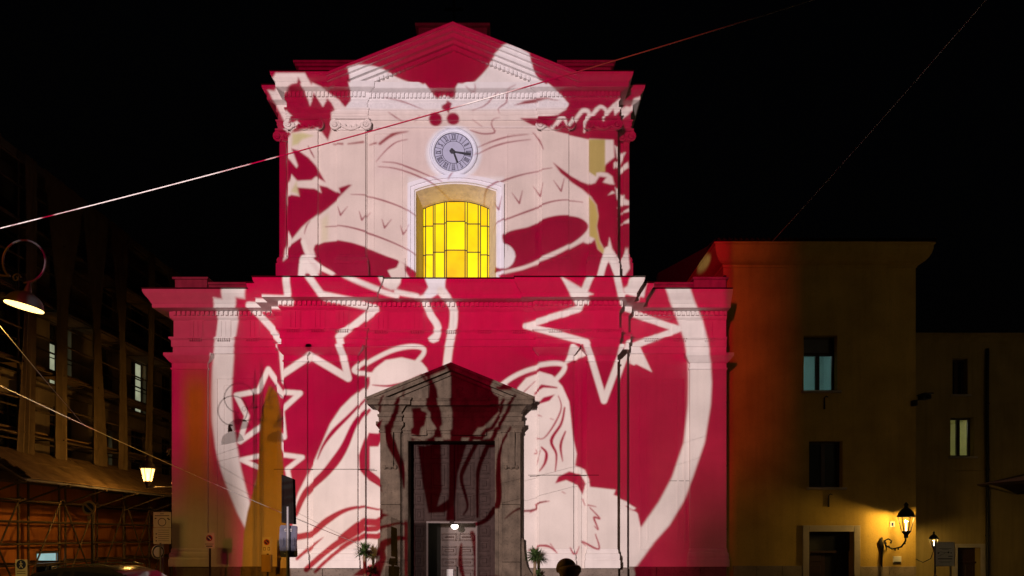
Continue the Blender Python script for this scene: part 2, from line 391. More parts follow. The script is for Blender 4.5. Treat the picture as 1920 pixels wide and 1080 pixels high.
# drop the big back block's front face and replace it with faces round the opening
for f in list(bm.faces):
    c = f.calc_center_median()
    if abs(c.y-UB) < 1e-4 and abs(f.normal.y) > .9 and f.calc_area() > 20: bm.faces.remove(f)
def quad(x0, x1, z0, z1): bm.faces.new([bm.verts.new((x, UB, z)) for x, z in ((x0,z0),(x1,z0),(x1,z1),(x0,z1))])
quad(CX-HB, WX0, ZU0, ZU1+.1); quad(WX1, CX+HB, ZU0, ZU1+.1); quad(WX0, WX1, WZC, ZU1+.1)
bm.to_mesh(uw2); bm.free()
# reveal, glass
GY = 21.25
gx0, gx1, gzs, gzc = XX(793, GY), XX(918, GY), ZZ(392, GY), ZZ(377, GY)
outer = [(WX0, WZ0)]+ap+[(WX1, WZ0)]; inner = [(gx0, WZ0)]+arch_pts(gx0, gx1, gzs, gzc)+[(gx1, WZ0)]
rv = MB(); rv.strip([[(x, UI, z) for x, z in outer], [(x, GY-.12, z) for x, z in inner], [(x, GY+.06, z) for x, z in inner]])
win = part(MB().box(WX0-.2, WX1+.2, UI-.12, GY+.1, WZ0-.15, WZ0), 'stained_window', 'trim')
rv.build('embrasure', 'embrasure', win)
MB().box(gx0-.4, gx1+.4, GY+.3, GY+.34, WZ0-.2, gzc+.4).build('backing', 'dark_interior', win)
# white moulded frame
fr = MB(); fo = [(WX0-.24, WZ0)]+arch_pts(WX0-.24, WX1+.24, WZS+.2, WZC+.24)+[(WX1+.24, WZ0)]
fi = [(WX0-.04, WZ0)]+arch_pts(WX0-.04, WX1+.04, WZS+.02, WZC+.04)+[(WX1+.04, WZ0)]
fm = [(WX0-.15, WZ0)]+arch_pts(WX0-.15, WX1+.15, WZS+.1, WZC+.14)+[(WX1+.15, WZ0)]
fr.strip([[(x, UI+.01, z) for x, z in fo], [(x, UI-.10, z) for x, z in fo], [(x, UI-.10, z) for x, z in fm], [(x, UI-.06, z) for x, z in fm], [(x, UI-.06, z) for x, z in fi], [(x, UI+.01, z) for x, z in fi]])
fr.build('window_frame', 'dial_ring', win)
# panes between lead cames
colx = [793, 798, 812.3, 815.6, 833.5, 837, 872, 876, 896.6, 901, 914, 918]
def arch_z(x):
    for (xa, za), (xb, zb) in zip(inner[1:-1], inner[2:-1]):
        if xa-1e-6 <= x <= xb+1e-6: return za+(zb-za)*(x-xa)/max(1e-9, xb-xa)
    return gzs
cames = MB(); hl = .015
for i in range(len(colx)-1):
    narrow = i % 2 == 0
    xa, xb = XX(colx[i], GY), XX(colx[i+1], GY); k = min(abs(i-5), 5)
    if i == 5: rows = [415, 469]
    elif narrow: rows = [[418, 470], [420, 473], [425, 479]][min(2, (abs(i-5)-1)//2)]
    else: rows = [[415,469],[420,473],[424,478]][min(2, abs(i-5)//2)]
    zt = min(arch_z(xa), arch_z(xb)); zl = [WZ0]+[ZZ(r, GY) for r in rows[::-1]]+[None]
    for j in range(3):
        z0 = zl[j]; 
        if j < 2: poly = [(xa+hl,z0+hl),(xb-hl,z0+hl),(xb-hl,zl[j+1]-hl),(xa+hl,zl[j+1]-hl)]
        else: poly = [(xa+hl,z0+hl),(xb-hl,z0+hl),(xb-hl,arch_z(xb-hl)-hl),(xa+hl,arch_z(xa+hl)-hl)]
        kind = abs(i-5)//2
        if i == 5: mm = ['pane_amber','pane_bright','pane_amber'][j]
        elif narrow: mm = ['pane_amber','pane_mid','pane_bright'][j]
        elif kind == 1: mm = ['pane_bright','pane_mid','pane_mid'][j]
        else: mm = ['pane_bright','pane_bright','pane_amber'][j]
        MB().prism_y(poly, GY+.004, GY+.014).build('pane', mm, win)
    for r in rows: cames.box(xa, xb, GY-.006, GY+.02, ZZ(r, GY)-hl, ZZ(r, GY)+hl)
for c in colx: 
    x = XX(c, GY); cames.box(x-hl, x+hl, GY-.01, GY+.022, WZ0, arch_z(x))
cames.path([(x, GY, z) for x, z in inner[1:-1]], .016, 6)
cames.build('lead_cames', 'lead', win)

# upper entablature
prof_up = [(0,14.36),(.04,14.37),(.04,14.50),(.06,14.51),(.06,14.62),(.09,14.64),(.09,14.68),(.03,14.69),(.03,14.88),(.05,14.90),(.08,14.93),(.08,15.12),(.26,15.16),(.28,15.17),(.28,15.30),(.31,15.33),(.36,15.39),(.39,15.45),(.40,15.50),(.40,15.53),(0,15.55)]
path_up = [(CX-HB, 32), (CX-HB, UB), (CX-HF, UB), (CX-HF, UF), (CX-HI, UF), (CX-HI, UI), (CX+HI, UI), (CX+HI, UF), (CX+HF, UF), (CX+HF, UB), (CX+HB, UB), (CX+HB, 32)]
# under the gable the plain cornice has no cyma: build ends and middle apart
ent2 = part(MB().sweep(path_up, prof_up[:14]+[(.28,15.34),(0,15.36)]), 'entablature', 'trim')
cy = [(.286,15.305)]+prof_up[15:]
gL, gR = XX(612, 19.9), XX(1086, 19.9)
MB().sweep([(CX-HB, 32), (CX-HB, UB), (CX-HF, UB), (CX-HF, UF), (gL+.2, UF)], cy).build('cyma', 'trim', ent2); cyo = MB().sweep([(gR-.2, UF), (CX+HF, UF), (CX+HF, UB), (CX+HB, UB), (CX+HB, 32)], cy)
cyo.build('cyma', 'trim', ent2)
MB().sweep([(CX-HB, 32), (CX-HB, UB), (CX-HF, UB), (CX-HF, UF), (gL+.1, UF)], [(.3,15.53),(.415,15.53),(.418,15.555),(.3,15.57)]).build('flashing', 'lead', ent2)
MB().sweep([(gR-.1, UF), (CX+HF, UF), (CX+HF, UB), (CX+HB, UB), (CX+HB, 32)], [(.3,15.53),(.415,15.53),(.418,15.555),(.3,15.57)]).build('flashing', 'lead', ent2)
dentils([(CX-HF-.08, CX-HI, UF), (CX-HI+.05, CX+HI-.05, UI), (CX+HI, CX+HF+.08, UF)], 14.97, 15.11, .15, .07, .12, .075, ent2)
# carved frieze band
fz = MB(); fz.box(CX-HF+.02, CX-HI, UF-.05, UF-.031, 14.70, 14.87); fz.box(CX-HI+.08, CX+HI-.08, UI-.05, UI-.031, 14.70, 14.87); fz.box(CX+HI, CX+HF-.02, UF-.05, UF-.031, 14.70, 14.87)
fz.build('carved_frieze', 'carved', ent2)
part(MB().box(CX-HI+.05, CX+HI-.05, UI-.035, UI+.01, 14.14, 14.19), 'string_course', 'trim')
# gable
apex = (XX(849, 19.9), ZZ(42, 19.9)); zl = ZZ(137, 19.9)
gb = MB()
def rake(t0, t1, y0, y1, mb, zoff=0):
    """band between vertical offsets t0<t1 below the outer slope"""
    (ax, az) = apex
    for ex in (gL, gR):
        mb.prism_y([(ex, zl-t0), (ax, az-t0), (ax, az-t1), (ex, zl-t1)] if ex == gL else [(ax, az-t0), (ex, zl-t0), (ex, zl-t1), (ax, az-t1)], y0, y1)
rk = MB(); rake(0, .10, 19.86, 30.5, rk); rake(.10, .22, 19.92, 20.6, rk); rake(.22, .36, 20.0, 20.6, rk)
gable = part(rk, 'gable', 'trim')
bed = MB(); 
def inner_band(t0, t1, y0, y1, mb):
    ax, az = apex; sl = (az-zl)/(ax-gL); zb = 15.37
    for sg, ex in ((-1, gL), (1, gR)):
        xo0 = ex+(-sg)*max(0, (zb-(zl-t0))/sl); xo1 = ex+(-sg)*max(0, (zb-(zl-t1))/sl)
        mb.prism_y([(xo0, zb), (ax, az-t0), (ax, az-t1), (xo1, zb)], y0, y1)
inner_band(.36, .46, 20.10, 20.6, bed); inner_band(.46, .58, 20.2, 20.6, bed); bed.build('raking_moulding', 'trim', gable)
rd = MB(); sl = (apex[1]-zl)/(apex[0]-gL)
for sg in (-1, 1):
    for k in range(24):
        x = apex[0]+sg*(.1+k*.125); z = apex[1]-.60-abs(x-apex[0])*sl
        if z < 15.42: continue
        rd.box(x-.035, x+.035, 20.14, 20.22, z-.02, z+.09)
o = rd.build('raking_dentils', 'trim', gable); o['kind'] = 'stuff'
MB().prism_y([(gL+.2, 15.36), (gR-.2, 15.36), (apex[0], apex[1]-.4)], 20.26, 20.62).build('tympanum', 'plaster', gable)
MB().prism_y([(gL-.3, 15.4), (gR+.3, 15.4), (apex[0], apex[1]-.12)], 20.62, 30.4).build('roof', 'roof_tile', gable)
MB().box(CX-HB, CX+HB, UB-.1, 32, 15.5, 15.58).build('flat_roof', 'roof_tile', gable)
# attic blocks either side of the gable and the ridge pedestal with its cross
for (a, b) in ((560, 660), (1052, 1145)):
    y = 21.0; q = MB(); x0, x1 = XX(a, y), XX(b, y); zt = ZZ(118, y)
    q.box(x0, x1, y, y+1.2, 15.5, zt-.14); e = -1 if a < 800 else 1
    q.box(min(x0, x1)-.08, max(x0, x1)+.08, y-.08, y+1.3, zt-.14, zt-.07); q.box(x0-.13, x1+.13, y-.13, y+1.35, zt-.07, zt)
    q.box(x0+.3, x1-.3, y-.03, y, 15.7, zt-.22)
    part(q, 'attic_block', 'attic_stone')
y = 22.0; x0, x1 = XX(779, y), XX(919, y)
q = MB().box(x0+.1, x1-.1, y, y+1.6, 15.6, ZZ(52, y)); q.box(x0, x1, y-.1, y+1.7, ZZ(52, y), ZZ(47, y))
rp = part(q, 'ridge_pedestal', 'attic_stone')
cr = MB().box((x0+x1)/2-.04, (x0+x1)/2+.04, y+.4, y+.48, ZZ(47, y), ZZ(47, y)+1.3); cr.box((x0+x1)/2-.3, (x0+x1)/2+.3, y+.41, y+.47, ZZ(47, y)+.8, ZZ(47, y)+.88)
cr.build('cross', 'iron', rp)
# upper pilasters with volute capitals and bases
def volute(mb, cx, y, cz, r, sg):
    pts = []; rad = []
    for k in range(22):
        t = k/21*PI*3.6; rr = r*(1-.78*k/21)
        pts.append((cx+sg*rr*math.sin(t)*1.0, y-.05*k/21, cz+rr*math.cos(t))); rad.append(.045*(1-.55*k/21))
    mb.path(pts, rad, 6); mb.lathe([(0,-.09),(.035,-.08),(.05,-.03),(.05,.06)], (cx, y, cz), 10, 'y')
def upil(px0, px1, y, zt=14.37):
    x0, x1 = XX(px0, y), XX(px1, y); zb = ZZ(478, y); p = MB().bbox(x0, x1, y-.08, y+.02, zb, zt-.36, .004)
    o = part(p, 'pilaster', 'plaster')
    MB().sweep([(x0, y+.01), (x0, y-.08), (x1, y-.08), (x1, y+.01)], [(0,9.2),(.10,9.2),(.10,zb-.32),(.07,zb-.30),(.085,zb-.22),(.06,zb-.14),(.02,zb-.10),(.02,zb-.03),(0,zb)]).build('base', 'trim', o)
    c = MB().sweep([(x0, y+.01), (x0, y-.08), (x1, y-.08), (x1, y+.01)], [(0,zt-.38),(.03,zt-.37),(.03,zt-.33),(0,zt-.32),(.02,zt-.2),(.05,zt-.14),(.05,zt-.10),(.12,zt-.09),(.12,zt-.03),(.10,zt-.01),(0,zt)])
    volute(c, x0-.03, y-.14, zt-.24, .15, -1); volute(c, x1+.03, y-.14, zt-.24, .15, 1)
    n = 12; sw = [(x0+.08+(x1-x0-.16)*i/n, y-.13, zt-.22-.13*math.sin(PI*i/n)) for i in range(n+1)]
    c.path(sw, [.018+.03*math.sin(PI*i/n) for i in range(n+1)], 6)
    for k in range(5):
        xx = x0+.1+(x1-x0-.2)*k/4; c.lathe([(.0,-.07),(.03,-.03),(.045,.0),(.03,.06),(0,.08)], (xx, y-.15, zt-.32+.03*abs(k-2)), 6)
    c.build('capital', 'trim', o, True)
for a, b in ((547, 597), (633, 686), (1016, 1066), (1104, 1154)): upil(a, b, UF)
upil(527, 538, UB); upil(1168, 1179, UB)
# pedestal panels between the bases
for (a, b) in ((600, 630), (700, 760), (945, 1010), (1070, 1100)):
    y = UF if (a < 640 or a > 1015) else UI
    part(MB().box(XX(a, y), XX(b, y), y-.05, y+.01, 9.25, ZZ(484, y)), 'pedestal_panel', 'plaster')
# shallow frames on the inner wall
for (a, b) in ((700, 755), (950, 1005)):
    f = MB()
    x0, x1, z0, z1 = XX(a, UI), XX(b, UI), ZZ(470, UI), ZZ(250, UI)
    f.box(x0, x0+.03, UI-.018, UI+.01, z0, z1); f.box(x1-.03, x1, UI-.018, UI+.01, z0, z1); f.box(x0+.03, x1-.03, UI-.018, UI+.01, z1-.03, z1)
    part(f, 'wall_moulding', 'plaster')

# clock
ccx, ccz, cy0 = XX(850.5, UI), ZZ(286.5, UI), UI
clk = part(MB().lathe([(.72,0),(.72,-.05),(.69,-.09),(.66,-.10),(.64,-.075),(.61,-.075),(.60,-.06),(.58,-.05),(.575,0)], (ccx, cy0, ccz), 64, 'y'), 'clock', 'dial_ring', True)
MB().lathe([(.0,-.03),(.582,-.03),(.582,0)], (ccx, cy0, ccz), 64, 'y').build('dial', 'dial', clk)
mk = MB(); ry = cy0-.030
def ring(mb, r0, r1, y): mb.lathe([(r0, -.0),(r0,-.006),(r1,-.006),(r1,0)], (ccx, y, ccz), 64, 'y')
ring(mk, .560, .578, ry); ring(mk, .325, .340, ry)
def bar(mb, ang, r0, r1, w0, w1=None, off=0.0, off1=None, y=ry, th=.006):
    """radial bar at clock angle; offsets are tangential"""
    w1 = w0 if w1 is None else w1; off1 = off if off1 is None else off1
    s_, c_ = math.sin(ang), math.cos(ang); tx, tz = c_, -s_
    pts = []
    for r, o_, ww in ((r0, off, w0), (r1, off1, w1)):
        for sg in (-1, 1): pts.append((ccx+s_*r+tx*(o_+sg*ww/2), ccz+c_*r+tz*(o_+sg*ww/2)))
    a, b, c2, d = pts; mb.prism_y([a, b, d, c2], y-th, y)
for h in range(12): bar(mk, (h+.5)*PI/6, .335, .565, .014)
mk.build('dial_rings', 'numeral', clk)
rom = {12:'XII',1:'I',2:'II',3:'III',4:'IIII',5:'V',6:'VI',7:'VII',8:'VIII',9:'IX',10:'X',11:'XI'}
for h, s_ in rom.items():
    nm = MB(); a = (h % 12)*PI/6; wds = {'I': .030, 'V': .078, 'X': .078}; W = sum(wds[c] for c in s_); o_ = -W/2
    for c in s_:
        w_ = wds[c]; m_ = o_+w_/2
        if c == 'I': bar(nm, a, .375, .525, .017, off=m_)
        elif c == 'V': bar(nm, a, .375, .525, .012, .022, off=m_, off1=m_-.028); bar(nm, a, .375, .525, .010, .010, off=m_, off1=m_+.028, th=.008)
        else: bar(nm, a, .375, .525, .020, off=m_+.024, off1=m_-.024); bar(nm, a, .375, .525, .009, off=m_-.024, off1=m_+.024, th=.008)
        o_ += w_
    bar(nm, a, .517, .530, W*1.0, th=.007); bar(nm, a, .370, .383, W*1.0, th=.007)
    nm.build('numeral', 'numeral', clk)
for ang, L, w0, w1 in ((math.radians(99), .52, .035, .07), (math.radians(160), .34, .05, .055)):
    hd = MB(); bar(hd, ang, -.04, L, w0, w1, y=ry-.03, th=.012)
    if L < .4: bar(hd, ang, -.02, .03, .09, y=ry-.03, th=.014)
    hd.build('hand', 'hand', clk)
hb = MB(); hb.lathe([(0,-.06),(.05,-.055),(.055,-.02),(.05,0)], (ccx, ry, ccz), 14, 'y')
for dx, dz in ((-.075,.015),(-.045,.055),(-.05,-.01)): hb.lathe([(0,-.05),(.045,-.045),(.045,-.03)], (ccx+dx, ry, ccz+dz), 12, 'y')
hb.build('hand_boss', 'hand', clk)

# ---- portal of dark stone
PX = -1.745
portal = part(MB().box(DX0-.30, DX0, 19.40, 20.5, 0, DZ+.02).box(DX1, DX1+.30, 19.40, 20.5, 0, DZ+.02).box(DX0-.30, DX1+.30, 19.40, 20.5, DZ+.02, DZ+.36), 'portal', 'portal_stone')
am = MB().sweep([(DX0-.02, 19.9), (DX0-.02, 19.40)], [(0,0)])
am = MB()
for t, pr in ((.0,.0),(.07,.03),(.14,.06)):
    am.box(DX0-.22+t*.0, DX0-.22+.07+t*.0, 19.36-pr*.5, 19.40, 0, DZ+.22) if t == 0 else None
am.box(DX0-.10, DX0-.02, 19.375, 19.4, 0, DZ+.04); am.box(DX1+.02, DX1+.10, 19.375, 19.4, 0, DZ+.04); am.box(DX0-.22, DX1+.22, 19.36, 19.4, DZ+.22, DZ+.30)
am.box(DX1+.15, DX1+.22, 19.36, 19.40, 0, DZ+.22); am.box(DX0-.10, DX1+.10, 19.375, 19.4, DZ+.04, DZ+.12)
am.build('architrave', 'portal_stone', portal)
JL0, JL1 = XX(713, 19.25), XX(751, 19.25); JR0, JR1 = XX(941, 19.25), XX(976, 19.25)
zcap0, zcap1 = ZZ(806, 19.2), ZZ(793, 19.2)
for a, b in ((JL0, JL1), (JR0, JR1)):
    z = 0.0; hs = [1.25, 1.62, 1.35]
    for k, h in enumerate(hs):
        z1 = min(z+h, zcap0) if k < 2 else zcap0
        MB().bbox(a, b, 19.22, 19.72, z+.004, z1-.004, .012).build('jamb_stone', 'portal_stone', portal); z = z1
    cp = MB().sweep([(a, 19.72), (a, 19.22), (b, 19.22), (b, 19.72)], [(0,zcap0-.08),(.03,zcap0-.06),(.03,zcap0-.02),(.01,zcap0),(.05,zcap0+.06),(.10,zcap0+.12),(.10,zcap1+.03),(0,zcap1+.04)])
    cp.build('capital', 'portal_stone', portal)
    br = MB()     # hanging console on the jamb
    cxm = (a+b)/2
    br.prism_x([(19.22,zcap0-.06),(19.10,zcap0-.08),(19.08,zcap0-.2),(19.13,zcap0-.5),(19.16,zcap0-.85),(19.11,zcap0-.95),(19.12,zcap0-1.05),(19.22,zcap0-1.1)], cxm-.10, cxm+.10)
    for dx in (-.15, 0, .15): br.lathe([(0,-.06),(.04,-.05),(.055,0),(.04,.05),(0,.06)], (cxm+dx, 19.17, zcap0-1.05), 8)
    br.build('console', 'portal_stone', portal)
# entablature of the portal: breaks forward over the jambs
ze0, ze1 = zcap1+.04, ZZ(760, 19.0)
pe = MB().sweep([(JL0, YM+.02), (JL0, 19.20), (JL1+.02, 19.20), (JL1+.02, 19.34), (JR0-.02, 19.34), (JR0-.02, 19.20), (JR1, 19.20), (JR1, YM+.02)],
     [(0,ze0),(.03,ze0+.01),(.03,ze0+.12),(.06,ze0+.14),(.06,ze0+.20),(.02,ze0+.21),(.02,ze1-.16),(.05,ze1-.13),(.12,ze1-.04),(.16,ze1),(.30,ze1+.01),(.30,ze1+.12),(.33,ze1+.15),(.36,ze1+.20),(0,ze1+.21)])
pe.build('entablature', 'portal_stone', portal)
MB().box(JL0+.05, JR1-.05, 19.30, YM+.01, DZ+.3, ze1+.1).build('backing', 'portal_stone', portal)
for a, b in ((770, 800), (846, 912)):
    MB().bbox(XX(a,19.3), XX(b,19.3), 19.285, 19.31, ZZ(816,19.3), ZZ(790,19.3), .008).build('frieze_panel', 'portal_stone', portal)
# pediment
pL, pR, pA = XX(688, 18.86), XX(1003, 18.86), XX(845.5, 18.86); pz0, pz1 = ZZ(744, 18.86), ZZ(679.5, 18.86)
sP = (pz1-pz0)/(pA-pL)
def pband(t0, t1, y0, y1, x_in=0):
    mb = MB()
    for ex in (pL+x_in, pR-x_in):
        z_e = pz0+sP*x_in
        mb.prism_y([(ex, z_e-t0), (pA, pz1-t0), (pA, pz1-t1), (ex, z_e-t1)] if ex < pA else [(pA, pz1-t0), (ex, z_e-t0), (ex, z_e-t1), (pA, pz1-t1)], y0, y1)
    return mb
ped = pband(0, .08, 18.84, 19.72).build('pediment', 'portal_stone', portal)
pband(.08, .20, 18.90, 19.72, .06).build('raking_corona', 'portal_stone', ped)
zb2 = ze1+.215
mb = MB()
for ex, sg in ((pL, 1), (pR, -1)):
    t0, t1 = .20, .30
    x0 = ex+sg*max(0,(zb2-(pz0-t0))/sP); x1 = ex+sg*max(0,(zb2-(pz0-t1))/sP)
    mb.prism_y([(x0, zb2), (pA, pz1-t0), (pA, pz1-t1), (x1, zb2)], 19.06, 19.7)
mb.build('raking_moulding', 'portal_stone', ped)
# tympanum stones
nx = 6
for k in range(nx):
    xa, xb = pL+.35+(pR-pL-.7)*k/nx, pL+.35+(pR-pL-.7)*(k+1)/nx
    top = lambda x: pz1-.28-sP*abs(x-pA)
    pts = [(xa+.004, zb2), (xb-.004, zb2), (xb-.004, max(zb2+.01, top(xb-.004)))]
    if xa < pA < xb: pts.append((pA, top(pA)))
    pts.append((xa+.004, max(zb2+.01, top(xa+.004))))
    MB().prism_y(pts, 19.14+random.uniform(0,.012), 19.7).build('tympanum_stone', 'portal_stone', ped)
# side scrolls at the foot of the jambs
for sg, xj in ((-1, JL0), (1, JR1)):
    pts = []
    for z, o_ in ((1.95,.0),(1.9,.09),(1.6,.10),(1.35,.13),(1.15,.18),(1.0,.26),(.85,.36),(.6,.42),(0,.42)): pts.append((xj+sg*o_, z))
    poly = pts+[(xj, 0)]
    sc_ = MB().prism_y(poly, 19.36, YM); vx = xj+sg*.2
    sp = [(vx+sg*(.16*(1-k/26))*math.cos(k*.55), 19.35, .78+.16*(1-k/26)*math.sin(k*.55)) for k in range(24)]
    sc_.path(sp, .022, 6); sc_.build('side_scroll', 'portal_stone', portal, False)
# doorstep
MB().bbox(DX0-1.1, DX1+1.1, 18.6, 20.2, 0.0, .16, .02).build('step', 'plinth_stone', portal)
# ---- door of dark coffered wood, with an open wicket
DY = 20.05
OX0, OX1, OZ = XX(803, DY), XX(892, DY), ZZ(981, DY)
door = part(MB().box(DX0-.1, OX0, DY, DY+.09, 0, DZ+.1).box(OX1, DX1+.1, DY, DY+.09, 0, DZ+.1).box(OX0, OX1, DY, DY+.09, OZ, DZ+.1), 'door', 'door_wood')
def coffer(px0, px1, py0, py1, y=DY, m='door_wood', par=None):
    x0, x1, z0, z1 = XX(px0,y), XX(px1,y), ZZ(py1,y), ZZ(py0,y); t = .045
    c = MB()
    for a, b, p, q in ((x0,x0+t,z0,z1),(x1-t,x1,z0,z1),(x0+t,x1-t,z0,z0+t),(x0+t,x1-t,z1-t,z1)): c.bbox(a, b, y-.035, y, p, q, .012)
    c.bbox(x0+t+.05, x1-t-.05, y-.028, y, z0+t+.05, z1-t-.05, .02)
    c.build('coffer', m, door if par is None else par)
rows_n = [(834,860),(866,889),(895,918),(924,947),(953,976),(985,1006),(1012,1034),(1040,1062),(1068,1090)]
for a, b in rows_n:
    coffer(776, 795, a, b); coffer(897, 919, a, b)
for a, b in ((834,860),(866,917),(924,974)):
    coffer(806, 840, a, b); coffer(856, 889, a, b)
MB().bbox(XX(843,DY), XX(852,DY), DY-.06, DY, OZ, DZ, .015).build('meeting_stile', 'door_wood', door)
fr = MB().box(OX0-.05, OX0, DY-.05, DY+.1, 0, OZ+.05).box(OX1, OX1+.05, DY-.05, DY+.1, 0, OZ+.05).box(OX0, OX1, DY-.05, DY+.1, OZ, OZ+.05)
fr.build('wicket_frame', 'vestibule_wood', door)
# vestibule behind the wicket
VY = 21.1
ve = MB().box(OX0-.6, OX0-.55, DY+.1, VY, 0, OZ+.3).box(OX1+.05, OX1+.1, DY+.1, VY, 0, OZ+.3).box(OX0-.6, OX1+.1, DY+.1, VY, OZ+.12, OZ+.17).box(OX0-.6, OX1+.1, VY, VY+.06, 0, OZ+.3)
vest = part(ve, 'vestibule', 'vestibule_wood')
for a, b in ((1000,1014),(1024,1041),(1047,1062),(1068,1090)):
    for p, q in ((828,857),(860,889)): coffer(p, q, a, b, VY, 'vestibule_wood', vest)
MB().box(XX(804,VY), XX(826,VY), VY-.05, VY-.002, 0, OZ+.2).build('open_side', 'dark_interior', vest)
MB().box(XX(838,VY), XX(850,VY), VY-.07, VY-.066, ZZ(1086,VY), ZZ(1067,VY)).build('notice', 'paper', vest)
MB().tube((XX(857,VY), VY-.09, .4), (XX(857,VY), VY-.09, ZZ(1062,VY)), .02, 8).build('handle', 'chrome', vest)
rebase(church) if False else None

# door lamp
dlp = P(852.5, 987, 20.22)
dl = thing('ceiling_lamp', 'small white globe lamp glowing at the head of the open wicket', 'lamp', dlp)
MB().lathe([(0,-.085),(.06,-.07),(.10,-.03),(.11,.0),(.10,.03),(.07,.055),(0,.06)], (0,0,0), 18).build('globe', 'white_globe', dl, True)
MB().lathe([(.08,.05),(.085,.075),(.05,.10),(.02,.115),(.0,.115)], (0,0,0), 14).build('fitting', 'iron', dl, True)
def point(name, loc, power, col, r=.05, parent=None, spot=None, rot=None, blend=.3):
    L = bpy.data.lights.new(name, 'SPOT' if spot else 'POINT'); L.energy = power; L.color = col; L.shadow_soft_size = r
    if spot: L.spot_size = math.radians(spot); L.spot_blend = blend
    o = bpy.data.objects.new(name, L); C.objects.link(o); o.location = loc
    if rot is not None: o.rotation_euler = rot
    if parent: o.parent = parent
    return o
point('lamp_light', (0,-.02,-.16), 7, (1,.85,.62), .05, dl)

# ================================================================== RIGHT YELLOW BUILDING
RY = 21.65
rb = thing('yellow_building', 'dark yellow plastered building with tiled eave right beside the church', 'building', (9.7, RY, 0))
def rpart(mb, name, m, parent=None, smooth=False, root=rb):
    o = mb.build(name, m, root if parent is None else parent, smooth)
    if parent is None: o.location = -Vector(root.location)
    return o
RX0, RX1 = 6.70, XX(1717, RY); RZ = ZZ(500, RY)
# openings: (px0,px1,py0,py1)
op = [(1507,1570,629,733), (1517,1580,827,914), (1516,1600,997,1140)]
xs = [RX0, RX1]
def wall_holes(mb, x0, x1, z0, z1, y, th, holes):
    """front sheet with rectangular holes and their reveals"""
    gx = sorted({x0, x1, *[h[0] for h in holes], *[h[1] for h in holes]}); gz = sorted({z0, z1, *[h[2] for h in holes], *[h[3] for h in holes]})
    for i in range(len(gx)-1):
        for j in range(len(gz)-1):
            cx, cz = (gx[i]+gx[i+1])/2, (gz[j]+gz[j+1])/2
            if any(h[0] < cx < h[1] and h[2] < cz < h[3] for h in holes): continue
            mb.add([(gx[i],y,gz[j]),(gx[i+1],y,gz[j]),(gx[i+1],y,gz[j+1]),(gx[i],y,gz[j+1])], [(0,1,2,3)])
    for a, b, c, d in holes:
        mb.add([(a,y,c),(b,y,c),(b,y,d),(a,y,d),(a,y+th,c),(b,y+th,c),(b,y+th,d),(a,y+th,d)], [(0,4,5,1),(1,5,6,2),(2,6,7,3),(3,7,4,0)])
hol = [(XX(a,RY), XX(b,RY), ZZ(d,RY) if d < 1100 else 0.0, ZZ(c,RY)) for a, b, c, d in op]
mb = MB(); wall_holes(mb, RX0, RX1, 0, RZ+.3, RY, .32, hol); mb.add([(RX1,RY,0),(RX1,40,0),(RX1,40,RZ+.3),(RX1,RY,RZ+.3)], [(0,1,2,3)])
mb.add([(RX0,RY,0),(RX0,RY,RZ+.3),(RX0,40,RZ+.3),(RX0,40,0)], [(0,1,2,3)])
o = mb.build('wall', 'yellow_plaster', rb, recalc=False); o.location = -Vector(rb.location)
cov = [(0,RZ-.05),(.03,RZ-.03),(.03,RZ+.05)]+[(.03+.33*math.sin(t), RZ+.05+.50*(1-math.cos(t))) for t in [PI/2*k/6 for k in range(1,7)]]+[(.40,RZ+.57),(.40,RZ+.63),(0,RZ+.66)]
eave = rpart(MB().sweep([(RX0, 40), (RX0, RY), (RX1, RY), (RX1, 40)], cov), 'eave', 'yellow_plaster')
tl = MB(); n = int((RX1-RX0+.8)/.17)
for k in range(n):
    x = RX0-.4+(k+.5)*(RX1-RX0+.8)/n
    tl.strip([[(x+.075*math.cos(t), yy, RZ+.66+zz+.075*math.sin(t)) for t in [PI*i/5 for i in range(6)]] for yy, zz in ((RY-.47, -.01), (RY+.5, .14))])
o = tl.build('tile_edge', 'roof_tile', eave); o['kind'] = 'stuff'
rpart(MB().prism_x([(RY-.42,RZ+.64),(30,RZ+3),(40,RZ+.64)], RX0-.3, RX1+.3), 'roof', 'roof_tile')
# windows of the yellow building
def casement(root, h, y, lit=None, transom=None, m_pane='pane_dark'):
    a, b, c, d = h; t = .07
    wf = MB().box(a,a+t,y,y+.07,c,d).box(b-t,b,y,y+.07,c,d).box(a+t,b-t,y,y+.07,c,c+t).box(a+t,b-t,y,y+.07,d-t,d)
    mid = (a+b)/2; top = d-t if transom is None else transom
    wf.box(mid-.06, mid+.06, y-.015, y+.07, c+t, top)
    if transom is not None: wf.box(a+t, b-t, y-.005, y+.07, transom, transom+.10)
    wdw = wf.build('window', 'window_wood', root); wdw.location = -Vector(root.location)
    for p, q in ((a+t, mid-.06), (mid+.06, b-t)): MB().box(p, q, y+.03, y+.036, c+t, top).build('pane', m_pane, wdw)
    if transom is not None: MB().box(a+t, b-t, y+.03, y+.05, transom+.10, d-t).build('shutter', 'shutter_grey', wdw)
    sl = MB().bbox(a-.08, b+.08, y-.36, y, c-.07, c-.002, .012).build('sill', 'frame_stone', wdw)
    return wdw
w1 = casement(rb, hol[0], RY+.22, True, ZZ(664, RY), 'clear_glass')
w2 = casement(rb, hol[1], RY+.22)
